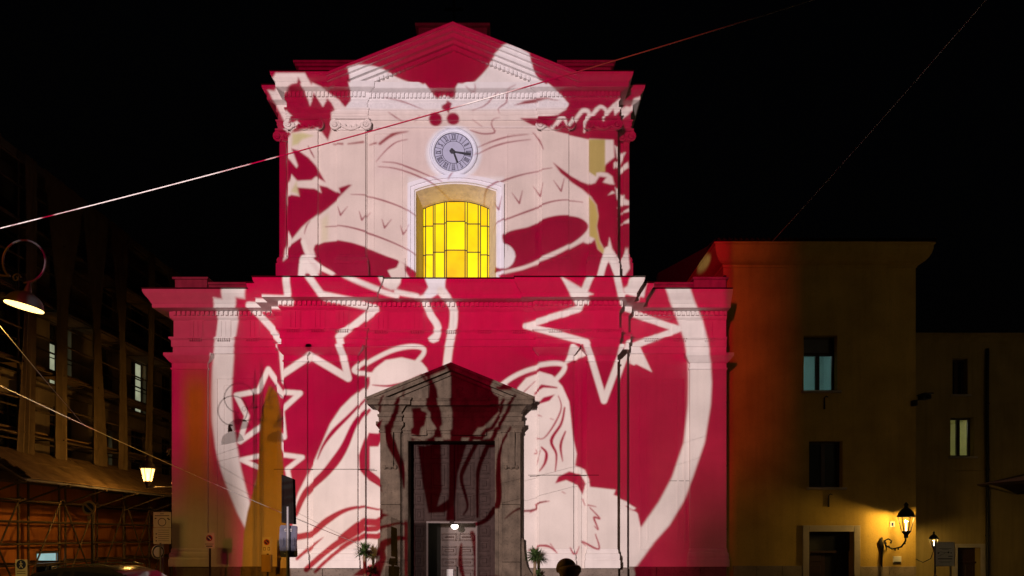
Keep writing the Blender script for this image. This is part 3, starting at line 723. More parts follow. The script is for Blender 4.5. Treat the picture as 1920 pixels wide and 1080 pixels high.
# lit room behind the upper window
def room(root, h, y, m, tint, power, par):
    a, b, c, d = h; x0, x1, z0, z1 = a-1.2, b+1.2, c-.9, d+.25; y1 = y+3.2
    mb = MB(); mb.add([(x0,y,z0),(x1,y,z0),(x1,y1,z0),(x0,y1,z0),(x0,y,z1),(x1,y,z1),(x1,y1,z1),(x0,y1,z1)], [(0,1,2,3),(7,6,5,4),(1,5,6,2),(2,6,7,3),(0,3,7,4)])
    r = mb.build('room', m, par)
    MB().box(x0+.3, x0+.34, y+.4, y1-.1, z1-.5, z1-.42).box(x0+.9, x0+1.5, y1-.3, y1-.02, z1-1.0, z1-.55).box(a+.1, a+.9, y1-.5, y1-.05, z0, z0+1.5).build('shelf', 'room_dark', r)
    MB().box(a+.35, b-.3, y+1.6, y+1.75, z1-.14, z1-.08).build('tube_light', 'tube_light', r)
    q = point('room_light', ((a+b)/2, y+1.5, z1-.35), power, tint, .2, r)
room(rb, hol[0], RY+.40, 'room_wall', (.72,1,.97), 11, w1)
# door with stone frame
a, b, c, d = hol[2]; fw = .20
df = MB().bbox(a-fw, a, RY-.05, RY+.02, 0, d+fw, .01).bbox(b, b+fw, RY-.05, RY+.02, 0, d+fw, .01).bbox(a, b, RY-.05, RY+.02, d, d+fw, .01)
rd = rpart(df, 'doorway', 'frame_stone')
MB().box(a, b, RY+.30, RY+.36, 0, d).build('door_back', 'dark_interior', rd)
lf = MB().box(a+.02, a+.62, RY+.22, RY+.28, 0, ZZ(1037,RY)).build('door_leaf', 'window_wood', rd)
for z0, z1 in ((ZZ(1055,RY)+.02, ZZ(1040,RY)), (ZZ(1077,RY), ZZ(1060,RY)), (0.1, ZZ(1082,RY))):
    MB().bbox(a+.09, a+.48, RY+.20, RY+.22, z0, z1, .015).build('door_panel', 'window_wood', lf)
MB().box(a, a+.95, RY+.12, RY+.30, ZZ(1037,RY), ZZ(1033,RY)).build('transom', 'window_wood', rd)
MB().box(a, b, RY+.24, RY+.25, ZZ(1033,RY), d).build('fanlight', 'pane_dark', rd)
# stone dado slabs
zd = ZZ(1062, RY); x = b+fw+.005
while x < RX1-.02:
    x2 = min(x+random.uniform(.7,1.0), RX1)
    rpart(MB().bbox(x+.004, x2-.004, RY-.04, RY-.001, 0, zd, .006), 'dado_slab', 'dado'); x = x2
x = 7.0
while x < a-fw-.02:
    x2 = min(x+random.uniform(.7,1.0), a-fw-.006)
    rpart(MB().bbox(x+.004, x2-.004, RY-.04, RY-.001, 0, zd+.02, .006), 'dado_slab', 'dado'); x = x2
# iron wall anchors and small boxes on the wall
for px, py in ((1545, 745), (1553, 928)):
    p = P(px, py, RY); k = MB().path([p+Vector((.12,-.03,.0)), p+Vector((.05,-.04,.03)), p+Vector((0,-.03,-.02)), p+Vector((0,-.03,-.38))], [.015,.02,.02,.03], 6)
    rpart(k, 'wall_anchor', 'iron')
rpart(MB().bbox(XX(1668,RY), XX(1677,RY), RY-.03, RY, ZZ(988,RY), ZZ(978,RY), .005), 'house_number', 'sign_white')
rpart(MB().box(XX(1670.5,RY), XX(1674.5,RY), RY-.032, RY-.0305, ZZ(986,RY), ZZ(980,RY)), 'number_print', 'sign_blue')
rpart(MB().bbox(XX(1674,RY), XX(1689,RY), RY-.035, RY, ZZ(1055,RY), ZZ(1043,RY), .005), 'wall_plate', 'sign_white')
rpart(MB().box(XX(1675,RY), XX(1688,RY), RY-.037, RY-.0352, ZZ(1055,RY), ZZ(1053,RY)), 'plate_print', 'sign_print')
rpart(MB().bbox(XX(1714,RY)-.1, XX(1714,RY), RY-.2, RY, ZZ(762,RY), ZZ(752,RY), .01), 'junction_box', 'iron')
# drainpipe in the corner by the church
dp = thing('drainpipe', 'dark drainpipe running down between church and yellow building', 'pipe', (6.72, RY-.09, 0))
MB().tube((0,0,0), (0,0,10.2), .055, 10).build('pipe', 'iron', dp, True)
for z in (2.2, 4.2, 6.2, 8.2): MB().lathe([(.055,-.03),(.07,-.03),(.07,.03),(.055,.03)], (0,0,z), 12).build('clip', 'iron', dp)
# floodlight camera on the corner
fc = thing('security_camera', 'small dark camera on a bracket at the yellow building corner', 'camera', P(1735, 745, RY+.1))
MB().tube((-.35,.0,-.1), (0,0,-.05), .02, 6).build('bracket', 'iron', fc)
MB().box(-.12,.12,-.12,.2,-.06,.08).box(-.15,.15,-.2,.22,.08,.11).build('body', 'iron', fc)
MB().lathe([(.06,0),(.06,-.05),(.05,-.06),(0,-.05)], (0,-.12,.01), 10, 'y').build('lens', 'pane_dark', fc)

# ---- rear building
QY = 26.0
qb = thing('rear_building', 'low ochre building standing back behind the yellow one, far right', 'building', (18, QY, 0))
QX0, QX1, QZ = 15.2, 26, ZZ(640, QY)
qh = [(XX(1782,QY), XX(1826,QY), ZZ(856,QY), ZZ(782,QY)), (XX(1786,QY), XX(1814,QY), ZZ(740,QY), ZZ(672,QY)), (XX(1795,QY), XX(1838,QY), 0, ZZ(1027,QY))]
mb = MB(); wall_holes(mb, QX0, QX1, 0, QZ+.2, QY, .35, qh)
o = mb.build('wall', 'ochre_plaster', qb, recalc=False); o.location = -Vector(qb.location)
rpart(MB().sweep([(QX0, QY), (QX1, QY)], [(0,QZ-.1),(.1,QZ),(.12,QZ+.08),(.3,QZ+.18),(.3,QZ+.24),(0,QZ+.26)]), 'eave', 'ochre_plaster', root=qb)
rpart(MB().prism_x([(QY-.3,QZ+.25),(QY+5,QZ+1.5),(QY+10,QZ+.25)], QX0, QX1), 'roof', 'roof_tile', root=qb)
rpart(MB().box(QX0, QX1, QY-.05, QY-.001, ZZ(882,QY), ZZ(878,QY)), 'string_course', 'ochre_plaster', root=qb)
w3 = casement(qb, qh[0], QY+.24, True, None, 'clear_glass'); room(qb, qh[0], QY+.42, 'room_wall_yellow', (1,1,.80), 16, w3)
casement(qb, qh[1], QY+.24)
a, b, c, d = qh[2]
qd = rpart(MB().bbox(b, b+.25, QY-.04, QY+.02, 0, d+.15, .01).bbox(a-.2, a, QY-.04, QY+.02, 0, d+.15, .01).bbox(a, b, QY-.04, QY+.02, d, d+.15, .01), 'doorway', 'frame_stone', root=qb)
MB().box(a, b, QY+.30, QY+.36, 0, d).build('door_leaf', 'window_wood', qd)
for p in (a+.1, (a+b)/2+.05): MB().bbox(p, p+(b-a)/2-.15, QY+.27, QY+.30, .2, ZZ(1060,QY), .02).build('door_panel', 'window_wood', qd)
MB().box(a, b, QY+.22, QY+.30, ZZ(1057,QY), ZZ(1053,QY)).build('transom', 'window_wood', qd)
pp = thing('downpipe', 'long dark downpipe on the front of the rear ochre building', 'pipe', (XX(1848,QY), QY-.1, 0))
MB().tube((0,0,0), (0,0,ZZ(655,QY)), .06, 10).build('pipe', 'iron', pp, True)
for z in (2, 4.5, 7): MB().lathe([(.06,-.03),(.075,-.03),(.075,.03),(.06,.03)], (0,0,z), 12).build('clip', 'iron', pp)

# ---- wall lanterns
def lantern(name, label, loc, s, bracket, glow, power, col, glass_lit=False, cap='iron'):
    """six-sided tapered street lantern, base of the glass at local z=0, on a scroll bracket reaching the wall"""
    t = thing(name, label, 'lantern', loc)
    n = 6; r0, r1, h = .11*s, .20*s, .40*s
    ang = [2*PI*(k+.5)/n for k in range(n)]
    bars = MB()
    for a in ang: bars.tube((r0*math.cos(a), r0*math.sin(a), 0), (r1*math.cos(a), r1*math.sin(a), h), .011*s, 5)
    for r, z in ((r0, 0), (r1, h)):
        ps = [(r*math.cos(a), r*math.sin(a), z) for a in ang]; bars.path(ps+[ps[0]], .012*s, 5)
    bars.build('frame', cap, t)
    for k in range(n):
        a, b = ang[k], ang[(k+1) % n]
        MB().add([(r0*.97*math.cos(a), r0*.97*math.sin(a), 0), (r0*.97*math.cos(b), r0*.97*math.sin(b), 0), (r1*.97*math.cos(b), r1*.97*math.sin(b), h), (r1*.97*math.cos(a), r1*.97*math.sin(a), h)], [(0,1,2,3)]).build('pane', 'lit_glass' if glass_lit else 'clear_glass', t)
    MB().lathe([(r1*1.15,h-.005),(r1*1.2,h+.02*s),(r1*1.05,h+.05*s),(r1*.95,h+.12*s),(r1*.6,h+.20*s),(r1*.28,h+.25*s),(r1*.22,h+.30*s),(r1*.34,h+.33*s),(r1*.22,h+.37*s),(.01,h+.41*s)], (0,0,0), 12).build('roof', cap, t, True)
    MB().lathe([(r1*1.14,h-.004),(.01,h-.004)], (0,0,0), 12).build('roof_underside', cap, t)
    MB().lathe([(r0,-.0),(r0*.95,-.04*s),(r0*.5,-.10*s),(r0*.45,-.14*s),(r0*.6,-.16*s),(r0*.3,-.2*s)], (0,0,0), 12).build('socket', cap, t, True)
    MB().lathe([(.0,.0),(.016*s,.02),(.018*s,.1*s),(.018*s,.24*s),(.01*s,.27*s),(0,.28*s)], (0,0,0), 10).build('bulb', glow, t, True)
    br = MB(); br.path([Vector(p) for p in bracket], [.022*s]*len(bracket), 6)
    br.build('bracket', cap, t, True)
    point('lantern_light', (0, 0, h*(.3 if glass_lit else .84)), power, col, .045*s, t)
    return t
lp = P(1699, 996, RY-.75)
br = [(0,0,-.15),(-.02,.0,-.3),(-.10,.08,-.48),(-.22,.35,-.55),(-.32,.58,-.45),(-.30,.67,-.30),(-.20,.63,-.24),(-.14,.55,-.30),(-.2,.5,-.36)]
L1 = lantern('wall_lantern', 'lit iron lantern on a scrolled bracket on the yellow building', lp, 1.1, br, 'warm_bulb', LANTERN_R, (1,.62,.16))
mb = MB().path([(-.36,.72,-.2),(-.40,.70,-.32),(-.36,.72,-.5),(-.35,.73,-.75),(-.35,.73,-1.3),(-.35,.73,-1.9)], [.03,.06,.07,.035,.02,.02], 8); mb.build('wall_stem', 'iron', L1, True)
for k in range(7):
    t = k/6; q = MB().lathe([(0,-.03),(.03,-.01),(.02,.03),(0,.05)], (-.03-.28*t, .02+.55*t, -.38-.2*math.sin(PI*t)), 6); q.build('leaf_ornament', 'iron', L1)
lp2 = P(1751, 1024, QY-1.5)
L2 = lantern('wall_lantern', 'smaller lit lantern half hidden behind the white notice board', lp2, .66, [(0,0,-.13),(-.05,.1,-.45),(-.15,.4,-.6),(-.1,.9,-.5),(-.1,1.5,-.45)], 'warm_bulb', 45, (1,.66,.20))
lp3 = P(277, 903, 20.9)
L3 = lantern('wall_lantern', 'glowing orange lantern on an arm from the church corner', lp3, 1.0, [(0,0,-.16),(.2,0,-.17),(.5,.0,-.17),(.95,0,-.16)], 'sodium_orange', LANTERN_L, (1,.47,.09), True)
cb = thing('camera_bracket', 'thin iron bracket sticking out from the church corner above the lantern', 'bracket', P(318, 842, 20.6))
MB().path([(.15,0,.0),(-.05,0,.0),(-.1,0,-.1)], .02, 6).path([(.0,0,0),(-.04,0,-.15),(-.08,0,-.2)], .012, 6).build('arm', 'iron', cb)
MB().box(.0,.17,-.05,.05,-.02,.03).build('plate', 'iron', cb)

# ================================================================== LEFT BUILDING WITH SCAFFOLD
LX = -15.2
lb = thing('scaffolded_building', 'dark multi-storey building wrapped in scaffold along the left side street', 'building', (LX, 24, 0))
def lpart(mb, name, m, parent=None, smooth=False):
    o = mb.build(name, m, lb if parent is None else parent, smooth)
    if parent is None: o.location = -Vector(lb.location)
    return o
LZ = 13.2; bays = [18.4, 20.8, 23.0, 25.4, 27.8, 30.2]; floors = [(4.5, 6.3), (7.0, 9.1), (10.1, 12.1)]
# wall facing +x with holes: build in a rotated frame (u=y, v=z)
def wall_yz(mb, y0, y1, z0, z1, x, th, holes):
    t = MB(); wall_holes(t, y0, y1, z0, z1, 0, th, holes)
    mb.add([(x-p[1], p[0], p[2]) for p in t.v], t.f)
lh = [(y-.55, y+.55, a, b) for y in bays for a, b in floors]
SHOP = (XX(0,1)*0+ -LX*F/(960-66), -LX*F/(960-112), 0.0, 2.0+(1004-1033)/F*(-LX*F/(960-88)))
mb = MB(); wall_yz(mb, 15.5, 36, 3.6, LZ, LX, .3, lh); o = mb.build('wall', 'grey_plaster', lb, recalc=False); o.location = -Vector(lb.location)
mb = MB(); wall_yz(mb, 15.5, 36, 0, 3.6, LX+.03, .3, [SHOP]); o = mb.build('ground_floor_wall', 'orange_plaster', lb, recalc=False); o.location = -Vector(lb.location)
lpart(MB().box(LX-8, LX, 36, 36.2, 0, LZ), 'end_wall', 'grey_plaster'); lpart(MB().box(LX-8, LX, 15.4, 15.5, 0, LZ), 'end_wall', 'grey_plaster')
lpart(MB().sweep([(LX, 15.5), (LX, 36)][::-1], [(0,0)]) if False else MB().box(LX-.1, LX+.55, 15.4, 36.1, LZ, LZ+.25), 'cornice', 'grey_plaster')
lpart(MB().prism_y([(LX+.5,LZ+.26),(LX-8,LZ+.26),(LX-4,LZ+1.6)], 15.4, 36.1), 'roof', 'roof_tile')
wproto = None
for i, y in enumerate(bays):
    for j, (a, b) in enumerate(floors):
        lit = (j == 1 and i in (2, 4)) or (j == 0 and i == 3) 
        fmb = MB()
        for (p, q, r, s_) in ((-.55,-.48,0,b-a),(.48,.55,0,b-a),(-.48,.48,0,.07),(-.48,.48,b-a-.07,b-a),(-.04,.04,.07,b-a-.07),(-.48,-.04,.66*(b-a),.66*(b-a)+.05),(.04,.48,.66*(b-a),.66*(b-a)+.05)):
            fmb.box(-.06, .0, p, q, r, s_)
        wn = fmb.build('window', 'window_wood', lb); wn.location = Vector((LX-.16, y, a))-Vector(lb.location)
        for p, q in ((-.48,-.04),(.04,.48)):
            pm = 'pane_dark'
            if (lit and (p > 0) == (i != 2)) or (j == 1 and i == 2 and p > 0): pm = 'lit_office'
            MB().box(-.04, -.03, p, q, .07, .66*(b-a)).build('pane', pm, wn)
            MB().box(-.04, -.03, p, q, .66*(b-a)+.05, b-a-.07).build('pane', 'lit_office' if (lit and i in (2, 4) and p > 0) else 'pane_dark', wn)
        MB().box(.1, .32, -.68, .68, -.12, -.02).build('sill', 'grey_plaster', wn)
        if j == 1: MB().box(.15, .17, -.6, .6, .85, .88).build('rail', 'iron', wn)
for z in (3.65, 6.7, 9.8): lpart(MB().box(LX-.02, LX+.14, 15.5, 36, z, z+.18), 'string_course', 'grey_plaster')
# lit shop door
y0, y1, z0, z1 = SHOP
sd = lpart(MB().box(LX-.05,LX,y0,y0+.08,0,z1).box(LX-.05,LX,y1-.08,y1,0,z1).box(LX-.05,LX,y0+.08,y1-.08,z1-.08,z1).box(LX-.05,LX,y0+.08,y1-.08,z1-.5,z1-.42).box(LX-.05,LX,(y0+y1)/2-.04,(y0+y1)/2+.04,0,z1-.5), 'shop_door', 'silver_paint')
MB().box(LX-.09, LX-.08, y0+.08, y1-.08, z1-.42, z1-.08).build('fanlight', 'shop_light', sd)
MB().box(LX-.035, LX-.03, y0+.08, (y0+y1)/2-.04, 0, z1-.5).build('pane', 'clear_glass', sd); MB().box(LX-.035, LX-.03, (y0+y1)/2+.04, y1-.08, 0, z1-.5).build('pane', 'clear_glass', sd)
MB().box(LX-1.8, LX-1.75, y0-1, y1+1, 0, z1).build('shop_back_wall', 'room_wall', sd); MB().box(LX-1.8, LX-.32, y0-1, y1+1, z1+.02, z1+.06).build('shop_ceiling', 'room_wall', sd)
MB().box(LX-1.4, LX-1.3, y0, y1, z1-.1, z1-.04).build('tube_light', 'tube_light', sd)
point('shop_lamp', (LX-1.0, (y0+y1)/2, z1-.35), 10, (.8,1,.98), .1, sd)
# scaffold: thing of its own
scf = thing('scaffold', 'tube scaffold with plank canopy and hanging net drapes on the left building', 'scaffold', (-14.0, 24, 0))
def spart(mb, name, m, parent=None, smooth=False):
    o = mb.build(name, m, scf if parent is None else parent, smooth)
    if parent is None: o.location = -Vector(scf.location)
    return o
SX0, SX1 = -14.95, -14.0
stn = MB().tube((0,0,0), (0,0,12.9), .035, 7).build('standard', 'tube_steel', scf, True)
ys = [17.6+1.75*k for k in range(9)]
firsts = True
for yv in ys:
    for xv in (SX0, SX1):
        l_ = Vector((xv, yv, 0))-Vector(scf.location)
        if firsts: stn.location = l_; firsts = False
        else: dupe(stn, scf, l_)
led = MB().tube((0,17.4,0), (0,32,0), .03, 6).build('ledger', 'tube_steel', scf, True); firsts = True
for z in (1.15, 1.75, 2.4, 3.0, 3.9, 4.9, 5.9, 6.9, 7.9, 8.9, 9.9, 10.9, 11.9, 12.6):
    for xv in (SX0, SX1):
        l_ = Vector((xv+.05, 0, z))-Vector(scf.location)
        if firsts: led.location = l_; firsts = False
        else: dupe(led, scf, l_)
tsv = MB().tube((SX0-.1,0,0), (SX1+.15,0,0), .028, 6).build('transom', 'tube_steel', scf, True); firsts = True
for z in (1.2, 3.05, 4.95, 6.95, 8.95, 10.95):
    for yv in ys:
        l_ = Vector((0, yv+.06, z))-Vector(scf.location)
        if firsts: tsv.location = l_; firsts = False
        else: dupe(tsv, scf, l_)
for k in range(len(ys)-1):      # cross braces at street level
    spart(MB().tube((SX1+.07, ys[k], .1), (SX1+.07, ys[k+1], 3.1), .026, 6), 'brace', 'tube_steel', None, True)
    if k % 2 == 0: spart(MB().tube((SX1+.12, ys[k+1], .1), (SX1+.12, ys[k], 3.1), .026, 6), 'brace', 'tube_steel', None, True)
for z in (5.0, 7.0, 9.0, 11.0):    # working platforms
    for q in range(3):
        spart(MB().box(SX0+.05+q*.28, SX0+.31+q*.28, 17.5, 31.9, z+.03, z+.075), 'platform_plank', 'plank')
# sloping plank canopy
CX0, CZ0, CX1, CZ1 = -14.05, 4.42, -12.62, 3.50
nb = 9; Y0, Y1 = 18.0, 31.5
for k in range(nb):
    t0, t1 = k/nb, (k+1)/nb
    xa, za, xb, zb = CX0+(CX1-CX0)*t0, CZ0+(CZ1-CZ0)*t0, CX0+(CX1-CX0)*t1, CZ0+(CZ1-CZ0)*t1
    yy = Y0+random.uniform(-.1,.05)
    while yy < Y1:
        y2 = min(yy+random.uniform(3.2, 4.0), Y1); dz = random.uniform(-.008,.008)
        spart(MB().add([(xa+.004,yy+.005,za+dz),(xb-.004,yy+.005,zb+dz),(xb-.004,y2-.005,zb+dz),(xa+.004,y2-.005,za+dz),(xa+.004,yy+.005,za+.035+dz),(xb-.004,yy+.005,zb+.035+dz),(xb-.004,y2-.005,zb+.035+dz),(xa+.004,y2-.005,za+.035+dz)],
           [(0,3,2,1),(4,5,6,7),(0,1,5,4),(1,2,6,5),(2,3,7,6),(3,0,4,7)]), 'canopy_plank', 'plank'); yy = y2
for yv in ys:
    spart(MB().tube((CX0-.1, yv, CZ0-.0), (CX1+.1, yv, CZ1-.12), .035, 6), 'canopy_strut', 'tube_steel', None, True)
    spart(MB().tube((SX1, yv, 2.9), (CX1, yv, CZ1-.1), .028, 6), 'canopy_stay', 'tube_steel', None, True)
for dx, dz in ((.02,-.06),(-.12,-.02)): spart(MB().tube((CX1+dx, 17.6, CZ1+dz), (CX1+dx, 31.6, CZ1+dz), .035, 7), 'canopy_rail', 'steel', None, True)
# net drapes gathered into hanging strips
def drape(yc, w_top, w_mid, w_bot, z0, z1, x=-13.88):
    rows = []; n = 10
    for k in range(15):
        t = k/14; z = z1+(z0-z1)*t
        wv = (w_top+(w_mid-w_top)*min(1, t/.45)) if t < .45 else (w_mid+(w_bot-w_mid)*(t-.45)/.55)
        sh = .12*math.sin(3*t+yc)
        rows.append([(x+.045*math.sin(j*1.9+yc*3+t*2)*(.4+.6*t), yc+sh+wv*(j/n-.5), z) for j in range(n+1)])
    return spart(MB().strip(rows), 'net_drape', 'net', None, True)
for yc, a, b, c in ((17.7,1.9,1.5,1.2),(19.6,.5,.45,.7),(21.1,1.9,.5,.55),(22.9,1.5,.35,.8),(24.3,1.2,.3,.6),(26.2,.5,.35,.5),(28.2,1.3,.4,.5),(30.5,.8,.3,.5)):
    drape(yc, a, b, c, 4.3, 12.9)

# ================================================================== STREET LAMP (ring arms, two bells)
lampP = P(45, 577, 9.9); postX = lampP.x-.47
sl = thing('street_lamp', 'tall street lamp with a ring arm and a glowing bell shade, far left', 'street lamp', (postX, 9.9, 0))
pz = lampP.z
MB().lathe([(.16,0),(.16,.3),(.10,.4),(.09,1.2),(.06,1.3),(.045,pz+.9),(.02,pz+1.5),(0,pz+1.55)], (0,0,0), 14).build('post', 'iron', sl, True)
for sg in (-1, 1):
    R = .31; cx, cz = sg*.47, pz+.67
    arm = MB().path([(sg*.47+sg*R*math.sin(t), 0, cz+R*math.cos(t)) for t in [(-2.3+ (PI+2.3)*k/26) for k in range(27)]], [.015]*27, 8)
    arm.path([(0,0,pz+.5),(sg*.12,0,pz+.47),(sg*.2,0,pz+.46),(sg*.27,0,cz+R*math.cos(-2.3))], .018, 8)
    arm.path([(sg*.36+.07*math.cos(t)*(1-k/16), 0, pz+.43+.07*math.sin(t)*(1-k/16)) for k, t in [(k, k*.6) for k in range(14)]], .010, 6)
    arm.build('ring_arm', 'lamp_shade', sl, True)
    tilt = Matrix.Rotation(math.radians(12), 4, 'Y') if sg > 0 else Matrix.Rotation(math.radians(-12), 4, 'Y')
    T = Matrix.Translation((sg*.47, 0, pz)) @ tilt
    MB().lathe([(.237,.015),(.236,.05),(.222,.10),(.19,.155),(.14,.195),(.08,.22),(.05,.232),(.042,.28),(.025,.34),(.012,.40)], (0,0,0), 24).rot(T).build('bell_shade', 'lamp_shade', sl, True)
    MB().lathe([(.225,.015),(.21,.06),(.18,.12),(.1,.17),(0,.18)], (0,0,0), 24).rot(T).build('reflector', 'sodium', sl, True)
    MB().lathe([(.240,.0),(.246,.012),(.238,.024),(.226,.012),(.240,.0)], (0,0,0), 24).rot(T).build('rim', 'sodium', sl, True)
    L = point('lamp_light', (sg*.47, 0, pz-.08), STREET_POWER, (1,.56,.10), .12, sl, spot=172, rot=(0, math.radians(12)*(-1 if sg > 0 else 1)*-1, 0), blend=.25)
# added fill for the houses at right, out of view, built as a lamp
def fill_globe(label, x, y, h, power):
    t = thing('fill_globe', label, 'street lamp', (x, y, 0))
    MB().lathe([(.16,0),(.16,.3),(.10,.4),(.08,1.2),(.055,1.3),(.045,h-.3),(.08,h-.25),(.06,h-.2)], (0,0,0), 14).build('post', 'iron', t, True)
    MB().lathe([(.05,h-.21),(.15,h-.13),(.2,h),(.15,h+.13),(.05,h+.19),(0,h+.2)], (0,0,0), 20).build('globe', 'warm_bulb', t, True)
    point('lamp_light', (0,0,h), power, (1,.74,.42), .22, t)
fill_globe('added globe lamp out of view at right, fill light for the houses', 19.0, 9.0, 6.5, 900)

# ================================================================== CABLES
def cable(name, label, a, b, sag, r, n=40):
    a, b = Vector(a), Vector(b); c = a
    pts = [(a+(b-a)*(k/n))-Vector((0,0,sag*4*(k/n)*(1-k/n))) for k in range(n+1)]
    o = MB().path([p-c for p in pts], r, 6).build(name, 'cable', None, True, a); return tag(o, label, 'cable')
a, b = P(-60, 443, 5.0), P(1560, -12, 5.0)
cable('overhead_cable', 'long overhead cable slanting up across the church front to the top edge', a, b, .06, .0042)
cable('overhead_cable', 'thin dark wire rising to the right above the yellow building roof', P(1448, 453, 21.2), P(1870, -25, 15.0), .05, .010)
cable('overhead_cable', 'pale cable sloping down from the left edge to the church wall', P(-40, 704, 11.0), P(700, 1030, 19.3), .10, .007)
cable('overhead_cable', 'short orange-lit wire under the glowing street lamp at the left edge', P(-30, 575, 9.5), P(160, 800, 15.0), .02, .006)

# ================================================================== SIGNS
def rect_sign(root, x0, x1, z0, z1, y, m, name='plate', th=.012):
    return MB().bbox(x0, x1, y, y+th, z0, z1, .003).build(name, m, root)
def disc(mb, cx, cz, r, y, th=.002, n=28, r0=0): return mb.lathe([(r0,0),(r0,-th),(r,-th),(r,0)], (cx, y, cz), n, 'y')
def no_parking(root, cx, cz, r, y, white_slash=False):
    disc(MB(), cx, cz, r, y, .003, r0=r*.72).build('red_ring' , 'sign_red', root)
    disc(MB(), cx, cz, r*.72, y, .002).build('blue_disc', 'sign_blue', root)
    k = MB(); d = r*.70; t = r*.13; c45 = math.sqrt(.5)
    k.prism_y([(cx-d*c45-t*c45, cz+d*c45-t*c45), (cx-d*c45+t*c45, cz+d*c45+t*c45), (cx+d*c45+t*c45, cz-d*c45+t*c45), (cx+d*c45-t*c45, cz-d*c45-t*c45)], y-.005, y-.003)
    k.build('slash', 'sign_white' if white_slash else 'sign_red', root)
# zone sign by the church corner
y = 19.3; p = P(304.5, 990, y); s = F/y
zs = thing('zone_sign', 'white two-plate sign with a black ring on a post by the church corner', 'sign', (p.x, y, 0))
MB().tube((0,.03,0), (0,.03,p.z+.5), .03, 8).build('post', 'steel', zs, True)
hw = 16.5/s; zt, zm, zb = ZZ(960,y), ZZ(989,y), ZZ(1020,y)
rect_sign(zs, -hw, hw, zm+.004, zt, -.02, 'sign_white', 'upper_plate'); rect_sign(zs, -hw, hw, zb, zm-.004, -.02, 'sign_white', 'lower_plate')
disc(MB(), 0, ZZ(979,y), 7.8/s, -.0205, .002, r0=6.6/s).build('black_ring', 'sign_print', zs)
pr = MB()
for z_, w_, h_ in ((963.5, 7, 1.2), (967, 27, 1.3)):
    pr.box(-w_/2/s, w_/2/s, -.0225, -.0205, ZZ(z_,y)-h_/2/s, ZZ(z_,y)+h_/2/s)
for x_, z_ in ((-12,972),(11,972),(13,974)): pr.box((x_-1.6)/s, (x_+1.6)/s, -.0225, -.0205, ZZ(z_,y)-1/s, ZZ(z_,y)+1/s)
for k in range(6): pr.box(-7/s, 13/s, -.0225, -.0205, ZZ(994+k*4,y)-.35/s, ZZ(994+k*4,y)+.35/s)
for z_ in (1001, 1008, 1014): pr.box(-12/s, -9.5/s, -.0225, -.0205, ZZ(z_,y)-1.1/s, ZZ(z_,y)+1.1/s)
pr.build('printed_lines', 'sign_print', zs)
# round sign seen from the side
y = 18.6; p = P(296, 1035, y)
rs = thing('round_sign', 'small round sign turned nearly edge-on below the white zone sign', 'sign', (p.x, y, 0))
MB().tube((.05,.04,0), (.05,.04,p.z+.25), .025, 8).build('post', 'steel', rs, True)
dm = MB().lathe([(0,-.012),(.195,-.012),(.20,0),(.0,0)], (0,0,0), 28, 'y').rot(Matrix.Translation((0,0,p.z)) @ Matrix.Rotation(math.radians(66), 4, 'Z')); dm.build('disc', 'sign_white', rs)
MB().lathe([(.14,-.015),(.185,-.015),(.185,-.012)], (0,0,0), 28, 'y').rot(Matrix.Translation((0,0,p.z)) @ Matrix.Rotation(math.radians(66), 4, 'Z')).build('ring', 'sign_print', rs)
# no-parking sign on post left of the painted tree-shaped shadow
y = 19.2; p = P(393, 1013, y); s = F/y
ns = thing('parking_sign', 'white no-parking plate on a dark post before the left church bay', 'sign', (p.x, y, 0))
MB().tube((0,.03,0), (0,.03,ZZ(1000,y)), .03, 8).build('post', 'iron', ns, True)
rect_sign(ns, -9.5/s, 9.5/s, ZZ(1028,y), ZZ(999,y), -.02, 'sign_white')
no_parking(ns, 0, ZZ(1009,y), 6/s, -.0205, True)
pr = MB().box(-8/s, 8/s, -.0225, -.0205, ZZ(1020.6,y), ZZ(1019.6,y)).box(-6/s, 6/s, -.0225, -.0205, ZZ(1025,y), ZZ(1023,y)); pr.build('printed_lines', 'sign_print', ns)
# parking plate above a meter box on the church wall
y = 19.3; p = P(500.5, 1020, y); s = F/y
pb = thing('meter_box', 'tow-away plate above a small metal box on a stand by the church', 'meter', (p.x, y, 0))
MB().tube((0,.06,0), (0,.06,ZZ(1010,y)), .03, 8).build('post', 'iron', pb, True)
rect_sign(pb, -8.2/s, 8.2/s, ZZ(1038,y), ZZ(1007,y), -.02, 'sign_white')
no_parking(pb, 0, ZZ(1016.5,y), 5.6/s, -.0205)
mk = MB()
for x_ in (-4, 4):
    x0, x1, z0, z1 = (x_-2)/s, (x_+2)/s, ZZ(1032,y), ZZ(1026,y); t = .7/s
    for a, b, c, d in ((x0,x0+t,z0,z1),(x1-t,x1,z0,z1),(x0+t,x1-t,z0,z0+t),(x0+t,x1-t,z1-t,z1)): mk.box(a, b, -.0225, -.0205, c, d)
mk.build('printed_frames', 'sign_print', pb)
MB().bbox(-9/s, 9/s, -.08, .05, ZZ(1072,y), ZZ(1040,y), .015).build('box', 'ochre_plaster', pb)
MB().bbox(-7.5/s, 7.5/s, -.09, -.08, ZZ(1070,y), ZZ(1044,y), .006).build('box_door', 'ochre_plaster', pb)
